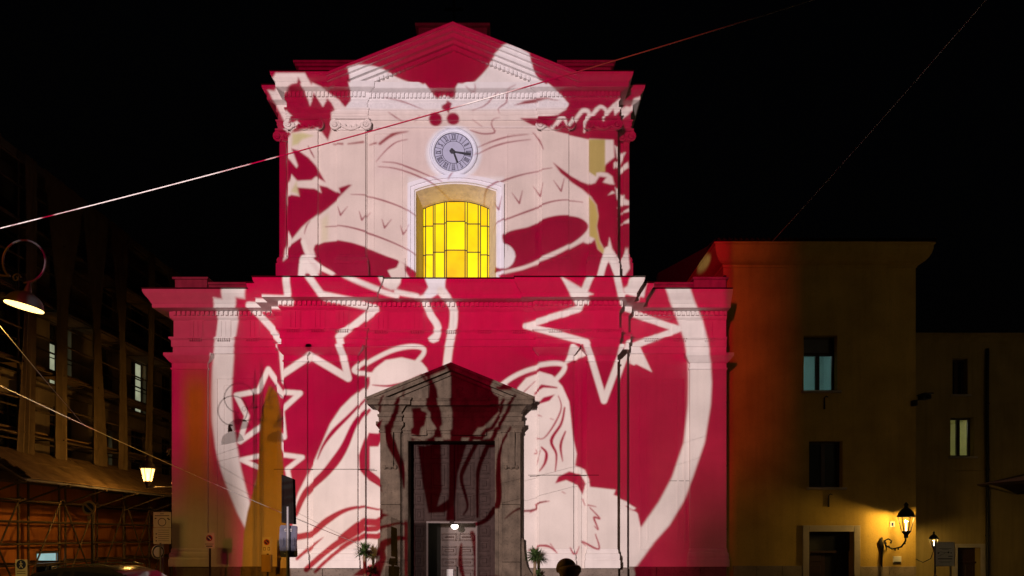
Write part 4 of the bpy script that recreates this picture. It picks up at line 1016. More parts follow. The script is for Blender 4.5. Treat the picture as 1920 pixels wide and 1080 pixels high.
# foreground sign cluster seen from behind
y = 12.5; s = F/y; p = P(540, 1000, y)
bs = thing('sign_post', 'grey sign seen from the back under a tall black panel on a steel post', 'sign', (p.x, y, 0))
MB().tube((0,0,0), (0,0,ZZ(950,y)), .031, 12).build('post', 'steel', bs, True)
bk = MB(); x0, x1, z0, z1 = -17/s, 16.5/s, ZZ(1045,y), ZZ(986,y)
outl = [(x0+.02,z0),(x1-.02,z0),(x1,z0+.03),(x1-.012,z0+.25),(x1,z1-.02),(x1-.02,z1),(x0+.02,z1+.015),(x0,z1-.02),(x0-.015,(z0+z1)/2),(x0+.012,z0+.04)]
bk.prism_y(outl, .045, .052); bp_ = bk.build('back_plate', 'sign_back', bs)
for xx in (-11/s, 9.5/s): MB().bbox(xx-.02, xx+.02, .025, .045, ZZ(1023,y), ZZ(1008,y), .006).build('stiffener', 'sign_back', bp_)
for zz in (ZZ(994,y), ZZ(1038,y)):
    MB().box(-.07,.07,.02,.045,zz-.025,zz+.025).build('clamp', 'steel', bs)
    for xx in (-.05,.05): MB().lathe([(0,-.016),(.012,-.012),(.014,0)], (xx,.02,zz), 8, 'y').build('bolt', 'chrome', bs)
x0, x1 = -11.5/s, 11.5/s; zt, zb = ZZ(890,y), ZZ(983,y)
tp = MB().prism_y([(x0,zb+.03),(x1,zb),(x1-.02,zt-.08),(x0,zt)], -.02, .13)
tp.build('black_panel', 'black_sheet', bs)
MB().box(x0+.02, x0+.035, -.028, -.02, zb+.1, zt-.06).box(x1-.05, x1-.035, -.028, -.02, zb+.1, zt-.12).build('panel_rib', 'black_sheet', bs)
# round no-parking sign on the scaffold
y = 20.0; p = P(167, 952, y); s = F/y
rn = thing('round_parking_sign', 'round blue no-parking sign with yellowed ring in front of the scaffold', 'sign', (p.x, y, 0))
MB().tube((.06,.04,0), (.06,.04,p.z), .026, 8).build('post', 'iron', rn, True)
MB().lathe([(0,-.012),(13/s,-.012),(13/s,0),(0,0)], (0,0,p.z), 32, 'y').build('disc', 'canvas', rn)
disc(MB(), 0, p.z, 9/s, -.0125, .002).build('blue_disc', 'sign_blue', rn)
k = MB(); d = 9.3/s; t = 1.9/s; c45 = math.sqrt(.5)
k.prism_y([(-d*c45-t*c45, p.z+d*c45-t*c45), (-d*c45+t*c45, p.z+d*c45+t*c45), (d*c45+t*c45, p.z-d*c45+t*c45), (d*c45-t*c45, p.z-d*c45-t*c45)], -.017, -.0146); k.build('slash', 'canvas', rn)
rect_sign(rn, -3.5/s, 3.5/s, p.z-22/s, p.z-15/s, -.012, 'canvas', 'small_plate')
# pedestrian sign bottom left
y = 14.0; p = P(41, 1063, y); s = F/y
ps = thing('pedestrian_sign', 'square white sign with a blue walking figure disc at bottom left', 'sign', (p.x, y, 0))
MB().tube((0,.03,0), (0,.03,ZZ(1050,y)), .03, 8).build('post', 'iron', ps, True)
rect_sign(ps, -11/s, 11/s, ZZ(1086,y), ZZ(1049,y), -.02, 'sign_white')
disc(MB(), 0, ZZ(1058.5,y), 9/s, -.0205, .002).build('blue_disc', 'sign_blue', ps)
zc = ZZ(1058.5, y); u = 1/s; fig = MB()
disc(fig, -.5*u, zc+5*u, 1.2*u, -.0226, .001)
for a, b in (((-.5,3.5),(-.3,-.5)),((-.3,-.5),(-3,-6)),((-.3,-.5),(2.8,-6)),((-.5,3),(-3.2,.5)),((-.5,3),(2.6,.8))):
    ax, az, bx, bz = a[0]*u, zc+a[1]*u, b[0]*u, zc+b[1]*u; dd = Vector((bz-az, -(bx-ax))).normalized()*.75*u
    fig.prism_y([(ax-dd.x, az-dd.y), (ax+dd.x, az+dd.y), (bx+dd.x, bz+dd.y), (bx-dd.x, bz-dd.y)], -.0245, -.0226)
fig.build('walking_figure', 'sign_white', ps)
pr = MB()
for z_ in (1071, 1075): pr.box(-8*u, 8*u, -.0225, -.0205, ZZ(z_,y)-.5*u, ZZ(z_,y)+.5*u)
pr.build('printed_lines', 'sign_print', ps)
# notice board at right
y = 18.0; p = P(1771, 1038, y); s = F/y; u = 1/s
nb_ = thing('notice_board', 'white framed notice board with a small map on two posts, lower right', 'notice board', (p.x, y, 0))
for xx in (-22*u*.7, -19*u*.7): MB().tube((xx-.02,.04,0), (xx-.02,.04,ZZ(1020,y)), .012, 8).build('post', 'steel', nb_, True)
MB().tube((13*u,.04,0), (13*u,.04,ZZ(1020,y)), .02, 8).build('post', 'steel', nb_, True)
x0, x1, z0, z1 = -17.5*u, 17.5*u, ZZ(1061,y), ZZ(1016.5,y)
rect_sign(nb_, x0, x1, z0, z1, -.02, 'sign_white')
fr = MB()
for a, b, c, d in ((x0-.012,x0,z0-.012,z1+.012),(x1,x1+.012,z0-.012,z1+.012),(x0,x1,z0-.012,z0),(x0,x1,z1,z1+.012)): fr.box(a, b, -.028, 0, c, d)
fr.build('frame', 'steel', nb_)
pr = MB()
def line(ax, ay, bx, by, t):
    A = Vector(((ax-1771)*u, ZZ(ay,y))); B = Vector(((bx-1771)*u, ZZ(by,y))); dd = (B-A).normalized(); nn = Vector((-dd.y, dd.x))*t*u/2
    pr.prism_y([tuple(A-nn), tuple(B-nn), tuple(B+nn), tuple(A+nn)], -.0225, -.0205)
for (py, a, b, t) in ((1028.5,1760,1783,.7),(1030.5,1765,1778,.5),(1047.8,1757.5,1784.5,1.6),(1052.5,1759,1783,.5),(1055,1762,1780,.5),(1043,1777,1785,1.3)): line(a, py, b, py, t)
for a in ((1758,1038,1762,1034.5),(1762,1034.5,1772,1036),(1762,1040,1768,1039),(1768,1039,1772,1036),(1772,1036,1778,1035.5),(1758,1043,1764,1041)): line(*a, .5)
for cx_, cy_, r in ((1758.5,1037,1.5),(1777.5,1035.7,1.6),(1782.5,1036.5,1.2)): disc(pr, (cx_-1771)*u, ZZ(cy_,y), r*u, -.0205, .002, 12)
pr.build('printed_map', 'sign_print', nb_)

# ================================================================== YUCCAS
def yucca(label, px, py, Y, hr, lean):
    p = P(px, py, Y); root = thing('yucca_plant', label, 'plant', (p.x, Y, .16 if Y > 18.6 else 0))
    z0 = root.location.z
    MB().lathe([(0,0),(.17,0),(.20,.05),(.25,.42),(.28,.44),(.28,.50),(.24,.50),(.23,.45),(0,.45)], (0,0,0), 18).build('pot', 'pot', root, True)
    top = p.z-z0
    MB().path([(lean*.5,0,.4),(lean*.45,0.01,.4+(top-.4)*.35),(lean*.1,-.01,.4+(top-.4)*.7),(0,0,top)], [.055,.045,.04,.045], 8).build('trunk', 'trunk', root, True)
    def head(c, r, n, name):
        mb = MB(); c = Vector(c)
        for k in range(n):
            th = random.uniform(0, 2*PI); ph = math.asin(random.uniform(-.45, .98)); L = r*random.uniform(.78, 1.08)
            d = Vector((math.cos(th)*math.cos(ph), math.sin(th)*math.cos(ph), math.sin(ph))); sd_ = d.cross(Vector((0,0,1)))
            sd_ = sd_.normalized() if sd_.length > .01 else Vector((1,0,0)); w_ = random.uniform(.016,.024)
            dr = -.10*L*(1-abs(d.z)); m1 = c+d*L*.5+Vector((0,0,.02)); tip = c+d*L+Vector((0,0,dr)); up = d.cross(sd_)*.006
            mb.add([c-sd_*w_*.5, c+sd_*w_*.5, m1-sd_*w_, m1+up, m1+sd_*w_, tip], [(0,1,3,2),(1,4,3),(2,3,5),(3,4,5)])
        mb.build(name, 'leaf', root, recalc=False)
    head((0,0,top), hr, 170, 'leaf_crown'); head((.10+lean, .05, top*.62), hr*.55, 60, 'leaf_crown')
yucca('potted yucca on the left of the church portal', 683, 1036, 18.9, .36, .05)
yucca('potted yucca on the right of the church portal', 1003, 1044, 18.9, .35, -.04)

# ================================================================== PEOPLE
def skin_body(name, verts, edges, radii, m, parent=None, sub=2):
    me = bpy.data.meshes.new(name); me.from_pydata(verts, edges, []); o = bpy.data.objects.new(name, me); C.objects.link(o)
    o.modifiers.new('Skin', 'SKIN'); o.modifiers.new('Sub', 'SUBSURF').levels = sub; o.modifiers['Sub'].render_levels = sub
    for v, r in zip(me.skin_vertices[0].data, radii): v.radius = (r, r) if not hasattr(r, '__len__') else r
    me.skin_vertices[0].data[0].use_root = True
    me.materials.append(M[m])
    if parent: o.parent = parent
    o.modifiers['Skin'].use_smooth_shade = True
    return o
def person(label, loc, rot, coat, hair, h=1.74, hood=False):
    k = h/1.74; root = thing('person', label, 'person', loc); root.rotation_euler = (0,0,rot); root.scale = (k,k,k)
    # pelvis, spine, neck, head ; arms ; legs
    V = [(0,0,.95),(0,0,1.15),(0,-.01,1.35),(0,0,1.47),(0,-.01,1.56),(0,-.025,1.64),(0,-.02,1.70)]
    R = [.13,.12,.14,.065,.09,.14,.12]; E = [(0,1),(1,2),(2,3),(3,4),(4,5),(5,6)]
    for sg in (-1,1):
        b = len(V); V += [(sg*.17,0,1.40),(sg*.23,.02,1.12),(sg*.24,-.06,.88),(sg*.24,-.09,.80)]; R += [.06,.048,.036,.03]
        E += [(2,b),(b,b+1),(b+1,b+2),(b+2,b+3)]
        for f_ in range(4):
            q = len(V); ox = sg*.24+sg*.0; V += [(ox, -.105-.018*(f_-1.5)*0+(-.03+.018*f_), .74),(ox-sg*.01, -.12+.018*f_, .69)]; R += [.010,.008]; E += [(b+3,q),(q,q+1)]
        q = len(V); V += [(sg*.215,-.12,.77),(sg*.205,-.135,.73)]; R += [.011,.009]; E += [(b+3,q),(q,q+1)]
        b = len(V); V += [(sg*.095,0,.88),(sg*.10,-.01,.50),(sg*.10,.02,.10),(sg*.10,-.14,.04)]; R += [.085,.06,.042,.036]
        E += [(0,b),(b,b+1),(b+1,b+2),(b+2,b+3)]
    body = skin_body('body', V, E, R, 'skin', root)
    # coat: torso and sleeves a little outside the body
    V = [(0,0,.82),(0,0,1.0),(0,0,1.15),(0,-.01,1.35),(0,0,1.46)]; R = [.19,.17,.155,.165,.075]; E = [(0,1),(1,2),(2,3),(3,4)]
    for sg in (-1,1):
        b = len(V); V += [(sg*.18,0,1.40),(sg*.235,.02,1.12),(sg*.245,-.055,.90)]; R += [.078,.066,.055]; E += [(3,b),(b,b+1),(b+1,b+2)]
    skin_body('coat', V, E, R, coat, root)
    V = [(0,0,.95)]; R = [.15]; E = []
    for sg in (-1,1):
        b = len(V); V += [(sg*.095,0,.86),(sg*.10,-.01,.50),(sg*.10,.02,.10)]; R += [.10,.072,.062]; E += [(0,b),(b,b+1),(b+1,b+2)]
    skin_body('trousers', V, E, R, 'trousers', root)
    for sg in (-1,1): MB().lathe([(0,0),(.05,0),(.055,.04),(.045,.09),(.03,.11),(0,.11)], (0,0,0), 12).rot(Matrix.Translation((sg*.10,-.05,0)) @ Matrix.Diagonal((1,2.3,1,1))).build('shoe', 'rubber', root, True)
    # hair cap, face features
    hb = MB()
    rows = []
    for i in range(11):
        t = i/10*PI*.62; row = []
        for j in range(20):
            a = 2*PI*j/20; front = max(0, -math.sin(a)); tt = t*(1-.38*front)
            row.append((.094*math.sin(tt)*math.cos(a), .012+.106*math.sin(tt)*math.sin(a), 1.650+.108*math.cos(tt)))
        rows.append(row)
    hb.strip(rows, True); hb.build('hair', hair, root, True)
    if hood:
        rows = []
        for i in range(12):
            t = i/11*PI*.78; row = []
            for j in range(20):
                a = 2*PI*j/20; front = max(0, -math.sin(a)); tt = t*(1-.5*front*(1 if i < 9 else .6))
                row.append((.118*math.sin(tt)*math.cos(a)*(1+.35*(i/11)**4), .02+.13*math.sin(tt)*math.sin(a), 1.645+.13*math.cos(tt)-.06*(i/11)**3))
            rows.append(row)
        MB().strip(rows, True).build('hood', coat, root, True)
    MB().prism_x([(-.105,1.655),(-.145,1.622),(-.135,1.612),(-.10,1.612)], -.013, .013).build('nose', 'skin', body)
    for sg in (-1,1):
        MB().lathe([(0,-.012),(.012,-.008),(.015,0)], (sg*.032,-.096,1.655), 10, 'y').build('eye', 'sign_white', body)
        MB().lathe([(0,-.004),(.006,-.003),(.006,0)], (sg*.032,-.107,1.655), 8, 'y').build('iris', 'hand', body)
        MB().lathe([(0,-.01),(.025,-.006),(.03,.0),(.02,.01),(0,.012)], (0,0,0), 10, 'x').rot(Matrix.Translation((sg*.088,.0,1.64))).build('ear', 'skin', body)
    MB().box(-.025,.025,-.104,-.095,1.578,1.588).build('mouth', 'sign_red', body)
    return root
person('person with brown hair passing close by, only the head in view', (XX(1064, 7.0), 7.0, 0), math.radians(70), 'brown_coat', 'hair', 1.75)

# ================================================================== CAR
def car(label, x, y, L_, H_, paint):
    """side view along x; profile in (x,z)"""
    t = thing('parked_car', label, 'car', (x, y, 0)); W = .82
    def loft(prof, inset_top, zsplit, m, name, y_in=0):
        mb = MB(); rows = []
        for ys_, sc2 in ((-W, 1), (-W*.96, 1), (W*.96, 1), (W, 1)):
            row = []
            for px_, pz_ in prof:
                ins = inset_top*max(0, (pz_-zsplit))/(H_-zsplit)
                yy = ys_*(1-ins*.28) if abs(ys_) == W else math.copysign(abs(ys_)*(1-ins*.28)+.0, ys_)
                zz = pz_ if abs(ys_) < W else pz_-.012
                row.append((px_, yy, zz))
            rows.append(row)
        mb.strip(rows, True); n = len(prof); mb.f.append(tuple(range(n))); mb.f.append(tuple(range(3*n, 4*n))[::-1])
        return mb.build(name, m, t, True)
    hL = L_/2
    body = loft([(-hL,.35),(-hL,.62),(-hL+.1,.72),(-hL+.95,.88),(hL-.55,.95),(hL-.1,.9),(hL,.75),(hL,.35),(hL-.2,.22),(-hL+.2,.22)], 0, .9, paint, 'body')
    cab = [(-hL+.92,.86),(-hL+1.45,H_-.12),(-hL+1.75,H_-.03),(-hL+2.3,H_),(hL-1.0,H_-.02),(hL-.55,H_-.12),(hL-.12,.92)]
    loft(cab, 1, .86, paint, 'cabin')
    for sg in (-1, 1):
        yb = sg*(W*.995); yt = sg*(W*.75)
        def win(pts, name):
            vs = [(px_, sg*(W*(1-.28*max(0, pz_-.86)/(H_-.86))+.004), pz_) for px_, pz_ in pts]
            MB().add(vs, [tuple(range(len(vs)))]).build(name, 'car_glass', t)
        win([(-hL+1.08,.93),(-hL+1.55,H_-.14),(-hL+2.35,H_-.08),(-hL+2.35,.93)], 'side_window'); win([(-hL+2.43,.93),(-hL+2.43,H_-.08),(hL-1.15,H_-.09),(hL-1.0,.93)], 'side_window')
        win([(hL-.93,.95),(hL-1.05,H_-.10),(hL-.68,H_-.14),(hL-.45,.95)], 'side_window')
        MB().path([(-hL+1.7, sg*W*.70, H_+.01),(-hL+1.9, sg*W*.70, H_+.045),(hL-1.1, sg*W*.70, H_+.03),(hL-.9, sg*W*.70, H_-.02)], .014, 6).build('roof_rail', 'chrome', t, True)
        for xx in (-hL+.85, hL-.75):
            wh = MB().lathe([(.18,-.11),(.30,-.11),(.325,-.07),(.325,.07),(.30,.11),(.18,.11)], (xx, sg*(W-.12), .325), 24, 'y').build('wheel', 'rubber', t, True)
            MB().lathe([(0,-.10),(.05,-.11),(.17,-.09),(.185,-.07),(.185,.07),(.17,.09),(0,.10)], (xx, sg*(W-.12), .325), 20, 'y').build('rim', 'silver_paint', wh, True)
        MB().bbox(-hL+1.2, -hL+1.38, sg*W-.02 if sg < 0 else W-.02, (sg*W-.16) if sg < 0 else W+.16, .95, 1.06, .01).build('mirror', paint, t)
        MB().box(-hL-.005, -hL+.08, sg*.45, sg*.72, .6, .7).build('headlight', 'chrome', t); MB().box(hL-.06, hL+.005, sg*.5, sg*.74, .68, .86).build('tail_light', 'sign_red', t)
    # windscreen
    MB().add([(-hL+.955,-W*.9,.93),(-hL+.955,W*.9,.93),(-hL+1.435,W*.74,H_-.13),(-hL+1.435,-W*.74,H_-.13)], [(0,1,2,3)]).rot(Matrix.Translation((-.012,0,.01))).build('windscreen', 'car_glass', t)
    return t
car('dark car parked at the lower left with its roof rail catching light', XX(225, 13.6), 13.6, 3.7, 1.40, 'car_paint').rotation_euler = (0,0,PI)

# ================================================================== PARASOL at the right edge
pp_ = P(1990, 905, 10.0)
um = thing('parasol', 'tan square parasol poking in at the right edge', 'parasol', (pp_.x+.95, 10.0, 0))
MB().tube((0,0,0), (0,0,3.3), .03, 10).build('pole', 'iron', um, True); MB().lathe([(.3,0),(.3,.06),(.05,.1),(.04,.3)], (0,0,0), 16).build('foot', 'iron', um, True)
tipx = P(1831, 908, 10.0); hx = (pp_.x+.95)-tipx.x; ez = tipx.z
corners = [(-hx,-hx*.0-.0,ez),(0,-hx,ez),(hx,0,ez),(0,hx,ez)]
cn = MB(); top = (0,0,ez+.55)
for k in range(4):
    a, b = Vector(corners[k]), Vector(corners[(k+1)%4]); rows = []
    for i in range(7):
        t = i/6; r_ = []
        for j in range(7):
            e = a+(b-a)*(j/6); pnt = e+(Vector(top)-e)*t; pnt.z -= .06*math.sin(PI*t)*1.0+.05*math.sin(PI*j/6)*(1-t)*-1; r_.append(tuple(pnt))
        rows.append(r_)
    cn.strip(rows)
    cn.strip([[tuple(a), tuple(b)], [(a.x*.99,a.y*.99,a.z-.02), (b.x*.99,b.y*.99,b.z-.02)]])
    MB().tube((corners[k][0]*.98, corners[k][1]*.98, ez-.01), (0,0,ez+.50), .012, 6).build('rib', 'plank', um, True)
cn.build('canopy', 'canvas', um, True)

# ================================================================== PROJECTOR with its picture slide
# the picture is drawn in plane units: pixel-like units on the facade plane y=20 (64 per metre)
AX0, AX1, AY0, AY1, ST = 236.0, 1530.0, -40.0, 1096.0, 1.5
nx_, ny_ = int((AX1-AX0)/ST)+1, int((AY1-AY0)/ST)+1
gxx, gyy = np.meshgrid(AX0+ST*np.arange(nx_), AY0+ST*np.arange(ny_))
def lin(r, g, b): return np.array(srgb(r, g, b))
def depth(px, py):
    """distance of the wall where a point of the picture lands"""
    if py < 120: return 19.95
    if py < 146: return 19.95
    if py < 160: return 20.0
    if py < 517: return UF
    side = px < 508 or px > 1186
    if not side and (px < 532 or px > 1160) and py < 700: return 19.45 if py < 556 else YI
    if side:
        if py < 566: return 19.9
        return YS
    if py < 552: return 19.05
    if 712 < px < 978 and 800 < py: 
        return DY if (766 < px < 927 and py > 828) else 19.25
    if 690 < px < 1002 and py > 690:
        if py > 680+abs(px-845)*.41: return 18.95
    return YC-.05
def to_plane(p):
    px, py = p; Y = depth(px, py); w_ = P(px, py, Y); t = (20-S.y)/(w_.y-S.y); q = S+(w_-S)*t
    return (960+q.x*64, HZ-(q.z-CAM_Z)*64)
def dens(pts, closed, step=5):
    out = []; n = len(pts); m = n if closed else n-1
    for i in range(m):
        a, b = pts[i], pts[(i+1) % n]; k = max(1, int(math.hypot(b[0]-a[0], b[1]-a[1])/step))
        out += [(a[0]+(b[0]-a[0])*j/k, a[1]+(b[1]-a[1])*j/k) for j in range(k)]
    if not closed: out.append(pts[-1])
    return out
def spline(pts, closed=False, k=6):
    n = len(pts); out = []; P_ = [np.array(p, float) for p in pts]
    g_ = (lambda i: P_[i % n]) if closed else (lambda i: P_[min(max(i, 0), n-1)])
    for i in range(n if closed else n-1):
        p0, p1, p2, p3 = g_(i-1), g_(i), g_(i+1), g_(i+2)
        for j in range(k):
            t = j/k; out.append(tuple(.5*((2*p1)+(-p0+p2)*t+(2*p0-5*p1+4*p2-p3)*t*t+(-p0+3*p1-3*p2+p3)*t**3)))
    if not closed: out.append(tuple(P_[-1]))
    return out
# base: crimson with the brighter cast of the overlapping beams on the entablature
ART = np.zeros((ny_, nx_, 3))
def ss(x, a, b): t = np.clip((x-a)/(b-a), 0, 1); return t*t*(3-2*t)
up_, en_, lo_, lf_ = lin(152, 0, 46), lin(190, 0, 58), lin(166, 0, 52), lin(174, 8, 58)
t1 = ss(gyy, 495, 525)[..., None]; t2 = ss(gyy, 630, 720)[..., None]; t3 = (1-ss(gxx, 500, 760))[..., None]*t2
ART[:] = up_*(1-t1)+en_*t1*(1-t2)+(lo_*(1-t3)+lf_*t3)*t1*t2
def bbox_idx(pts, pad):
    a = np.array(pts); x0, y0 = a.min(0)-pad; x1, y1 = a.max(0)+pad
    i0, i1 = max(0, int((x0-AX0)/ST)), min(nx_, int((x1-AX0)/ST)+2); j0, j1 = max(0, int((y0-AY0)/ST)), min(ny_, int((y1-AY0)/ST)+2)
    return slice(j0, j1), slice(i0, i1)
def blend(sl_, cov, col):
    if cov.size: ART[sl_] = ART[sl_]*(1-cov[..., None])+np.asarray(col)*cov[..., None]
def dist_edges(X, Y, pts, closed, widths=None):
    best = np.full(X.shape, 1e9); n = len(pts)
    for i in range(n if closed else n-1):
        (ax, ay), (bx, by) = pts[i], pts[(i+1) % n]; dx, dy = bx-ax, by-ay; L2 = dx*dx+dy*dy+1e-9
        t = np.clip(((X-ax)*dx+(Y-ay)*dy)/L2, 0, 1); d = np.hypot(X-ax-t*dx, Y-ay-t*dy)
        if widths is not None: d = d-(widths[i]+(widths[(i+1) % n]-widths[i])*t)
        best = np.minimum(best, d)
    return best
def fill(pts, col, blur=4.0, smooth=False, raw=False, alpha=1.0):
    if smooth: pts = spline(pts, True)
    pts = dens(pts, True, 8)
    if not raw: pts = [to_plane(p) for p in pts]
    sl_ = bbox_idx(pts, blur+2); X, Y = gxx[sl_], gyy[sl_]
    if X.size == 0: return
    ins = np.zeros(X.shape, bool); n = len(pts)
    d = np.full(X.shape, 1e9)
    for i in range(n):
        (ax, ay), (bx, by) = pts[i], pts[(i+1) % n]
        if (ay > by) == (ay < by): pass
        c = ((ay > Y) != (by > Y)); 
        if ay != by: ins ^= c & (X < (bx-ax)*(Y-ay)/(by-ay)+ax)
        # local distance only
        m0, m1 = max(0, int((min(ax,bx)-blur-2-X[0,0])/ST)), int((max(ax,bx)+blur+2-X[0,0])/ST)+2
        k0, k1 = max(0, int((min(ay,by)-blur-2-Y[0,0])/ST)), int((max(ay,by)+blur+2-Y[0,0])/ST)+2
        xs_, ys_ = X[k0:k1, m0:m1], Y[k0:k1, m0:m1]
        if xs_.size:
            dx, dy = bx-ax, by-ay; t = np.clip(((xs_-ax)*dx+(ys_-ay)*dy)/(dx*dx+dy*dy+1e-9), 0, 1)
            d[k0:k1, m0:m1] = np.minimum(d[k0:k1, m0:m1], np.hypot(xs_-ax-t*dx, ys_-ay-t*dy))
    sd = np.where(ins, d, -d); blend(sl_, ss(sd, -blur/2, blur/2)*alpha, col)
def stroke(pts, w_, col, blur=3.0, smooth=True, taper=None, closed=False, alpha=1.0):
    """taper: (start,end) width factors"""
    if smooth and len(pts) > 2: pts = spline(pts, closed, 5)
    n = len(pts); pl = [to_plane(p) for p in pts]
    if taper is None: ws = [w_/2]*n
    else:
        ws = []
        for i in range(n):
            t = i/(n-1); ws.append(w_/2*(taper[0]+(1-taper[0])*min(1, t/.5) if t < .5 else taper[1]+(1-taper[1])*min(1, (1-t)/.5)))
    sl_ = bbox_idx(pl, w_+blur+2); X, Y = gxx[sl_], gyy[sl_]
    if X.size == 0: return
    blend(sl_, ss(-dist_edges(X, Y, pl, closed, ws), -blur/2, blur/2)*alpha, col)
def Z(ox, oy, k): return lambda *uv: [(ox+u/k, oy+v/k) for u, v in uv]
A, B, Cc, D = Z(480,20,4.153), Z(840,20,4.153), Z(500,240,3.725), Z(840,240,3.724)
E, Fz, G, H, I, J = Z(250,490,4.0), Z(580,490,4.0), Z(940,490,4.0), Z(300,680,2.7), Z(640,680,2.7), Z(940,680,2.7)
PKU = np.array([.80, .585, .565]); WH = np.array([.84, .70, .74]); PKL = np.array([.86, .67, .64]); RED = lin(150, 0, 48); LRED = lin(168, 2, 54); DK = lin(168, 112, 112); DRD = lin(150, 50, 62)
# ---- upper picture: two bells and a bow
W1 = A((720,450),(800,425),(900,425),(980,440),(1080,490),(1180,530),(1260,545),(1330,590),(1370,640),(1410,690),(1470,668),(1540,690)) \
   + B((50,690),(75,620),(110,560),(190,520),(250,460),(310,390),(370,320),(430,280),(465,268),(560,300),(640,345),(650,400),(670,470),(710,530),(790,590),(880,660),(945,730),(925,775),(860,815),(760,835),(565,838),(660,885),(760,905),(850,945),(980,975),(1100,1000),(1290,1010)) \
   + D((1165,210),(1105,260),(1075,312),(1120,322),(1150,345),(1163,400),(1130,398),(1085,385),(1110,350),(1060,345),(1030,390),(1000,400),(930,375),(840,325),(740,250),(790,320),(870,385),(940,430),(1000,485),(1040,545),(1052,620),(1040,690),(1060,790),(1100,865),(1090,885),(1050,850),(1030,780),(1000,810),(960,805),(945,795),(850,845),(700,925),(520,990),(320,1035),(300,1010),(298,840),(330,775),(325,700),(295,720)) \
   + Cc((1085,900),(1080,1030),(965,950),(915,925),(800,880),(700,840),(600,808),(500,790),(400,800),(345,825),(335,860),(350,905),(330,930),(300,915),(265,850),(245,775),(150,840),(80,900),(100,500),(110,110)) \
   + A((275,960),(380,940),(500,930),(560,1010),(585,930),(590,800),(630,770),(700,760),(745,700),(750,620),(725,520))
fill(W1, PKU, 5)
# whiter cast on gable, entablature and window surround
def tint(poly, col, blur=10, al=1.0):
    pts = [to_plane(p) for p in dens(poly, True, 8)]; sl_ = bbox_idx(pts, blur+2); X, Y = gxx[sl_], gyy[sl_]
    ins = np.zeros(X.shape, bool)
    for i in range(len(pts)):
        (ax, ay), (bx, by) = pts[i], pts[(i+1) % len(pts)]
        if ay != by: ins ^= ((ay > Y) != (by > Y)) & (X < (bx-ax)*(Y-ay)/(by-ay)+ax)
    d = dist_edges(X, Y, pts, True); c = ss(np.where(ins, d, -d), -blur/2, blur/2)*al
    bright = ss(ART[sl_][..., 1], .2, .5); blend(sl_, c*bright, col)
tint([(600,60),(1090,60),(1090,206),(600,206)], WH, 12, .8); tint([(764,330),(944,330),(944,520),(764,520)], WH*1.02, 8, .9)
tint([(700,235),(1010,235),(1010,330),(700,330)], np.array([.80,.56,.58]), 30, .5)
fill([(850+52*math.cos(t), 286+52*math.sin(t)) for t in np.linspace(0, 2*PI, 40)[:-1]], np.array([.84,.74,.84]), 10)
fill([(781,392),(792,360),(850,347),(918,358),(930,392),(930,516),(781,516)], np.array([.95,.80,.80]), 4)
# left side of the upper picture
fill(A((70,595),(160,490),(385,490),(430,575),(530,620),(600,670),(650,700),(705,765),(620,775),(590,720),(560,690),(525,755),(490,700),(460,650),(425,745),(395,650),(370,600),(330,520),(300,600),(250,640),(215,680),(215,860),(160,790)), PKU*1.03, 5)
fill(A((175,880),(215,800),(240,780),(290,830),(270,900),(330,870),(350,890),(275,960)), PKU, 4)
RL = [Cc((598,405),(580,402),(510,425),(520,462),(470,440),(420,412),(365,400),(382,452),(340,430),(270,425),(205,420),(235,482),(165,470),(95,500),(70,830),(150,720),(185,780),(250,700),(300,655),(350,620),(430,560),(500,500),(560,440)),
      Cc((105,180),(160,220),(215,285),(225,270),(180,150),(230,165),(300,215),(350,270),(410,378),(350,345),(320,370),(220,375),(180,330),(160,375),(95,405)),
      Cc((70,940),(150,840),(245,775),(265,850),(310,930),(270,1032),(60,1032))]
for p in RL: fill(p, RED, 5)
fill(Cc((185,45),(260,40),(330,60),(250,90),(225,120),(185,130)), np.array([.62,.50,.28]), 8)
fill(Cc((175,450),(215,380),(230,470)), np.array([.62,.48,.30]), 8)
fill(Cc((380,640),(430,600),(430,790),(380,800)), np.array([.72,.56,.40]), 10, alpha=.7)
fill(D((985,85),(1100,85),(1100,312),(1040,318),(1035,345),(985,310)), lin(186,156,96), 4)
fill(D((985,480),(1035,540),(1052,620),(1040,700),(1062,800),(1100,868),(1088,885),(1048,850),(1030,780),(990,760)), lin(194,162,96), 5)
# red ribbon fringe at right
for p in (D((1165,130),(1225,128),(1180,215)), D((1160,250),(1240,195),(1245,235),(1160,290)), D((1170,420),(1215,430),(1215,455),(1250,470),(1250,500),(1180,500)), D((1120,475),(1150,445),(1170,460)), D((1180,560),(1250,520),(1250,545)), D((1185,635),(1250,595),(1250,625))):
    fill(p, PKU, 4)
# right bell mouth, clapper, white star tips above the cornice
fill(D((385,745),(560,685),(700,630),(820,613),(920,628),(975,670),(970,715),(910,775),(830,825),(700,885),(560,950),(430,985),(330,1005),(320,960)), RED, 4, True)
fill([(942+23.5*math.cos(t), 480+24*math.sin(t)) for t in np.linspace(0, 2*PI, 30)[:-1]], WH*.98, 4); fill([(927,440),(941,440),(946,465),(925,462)], WH*.98, 4)
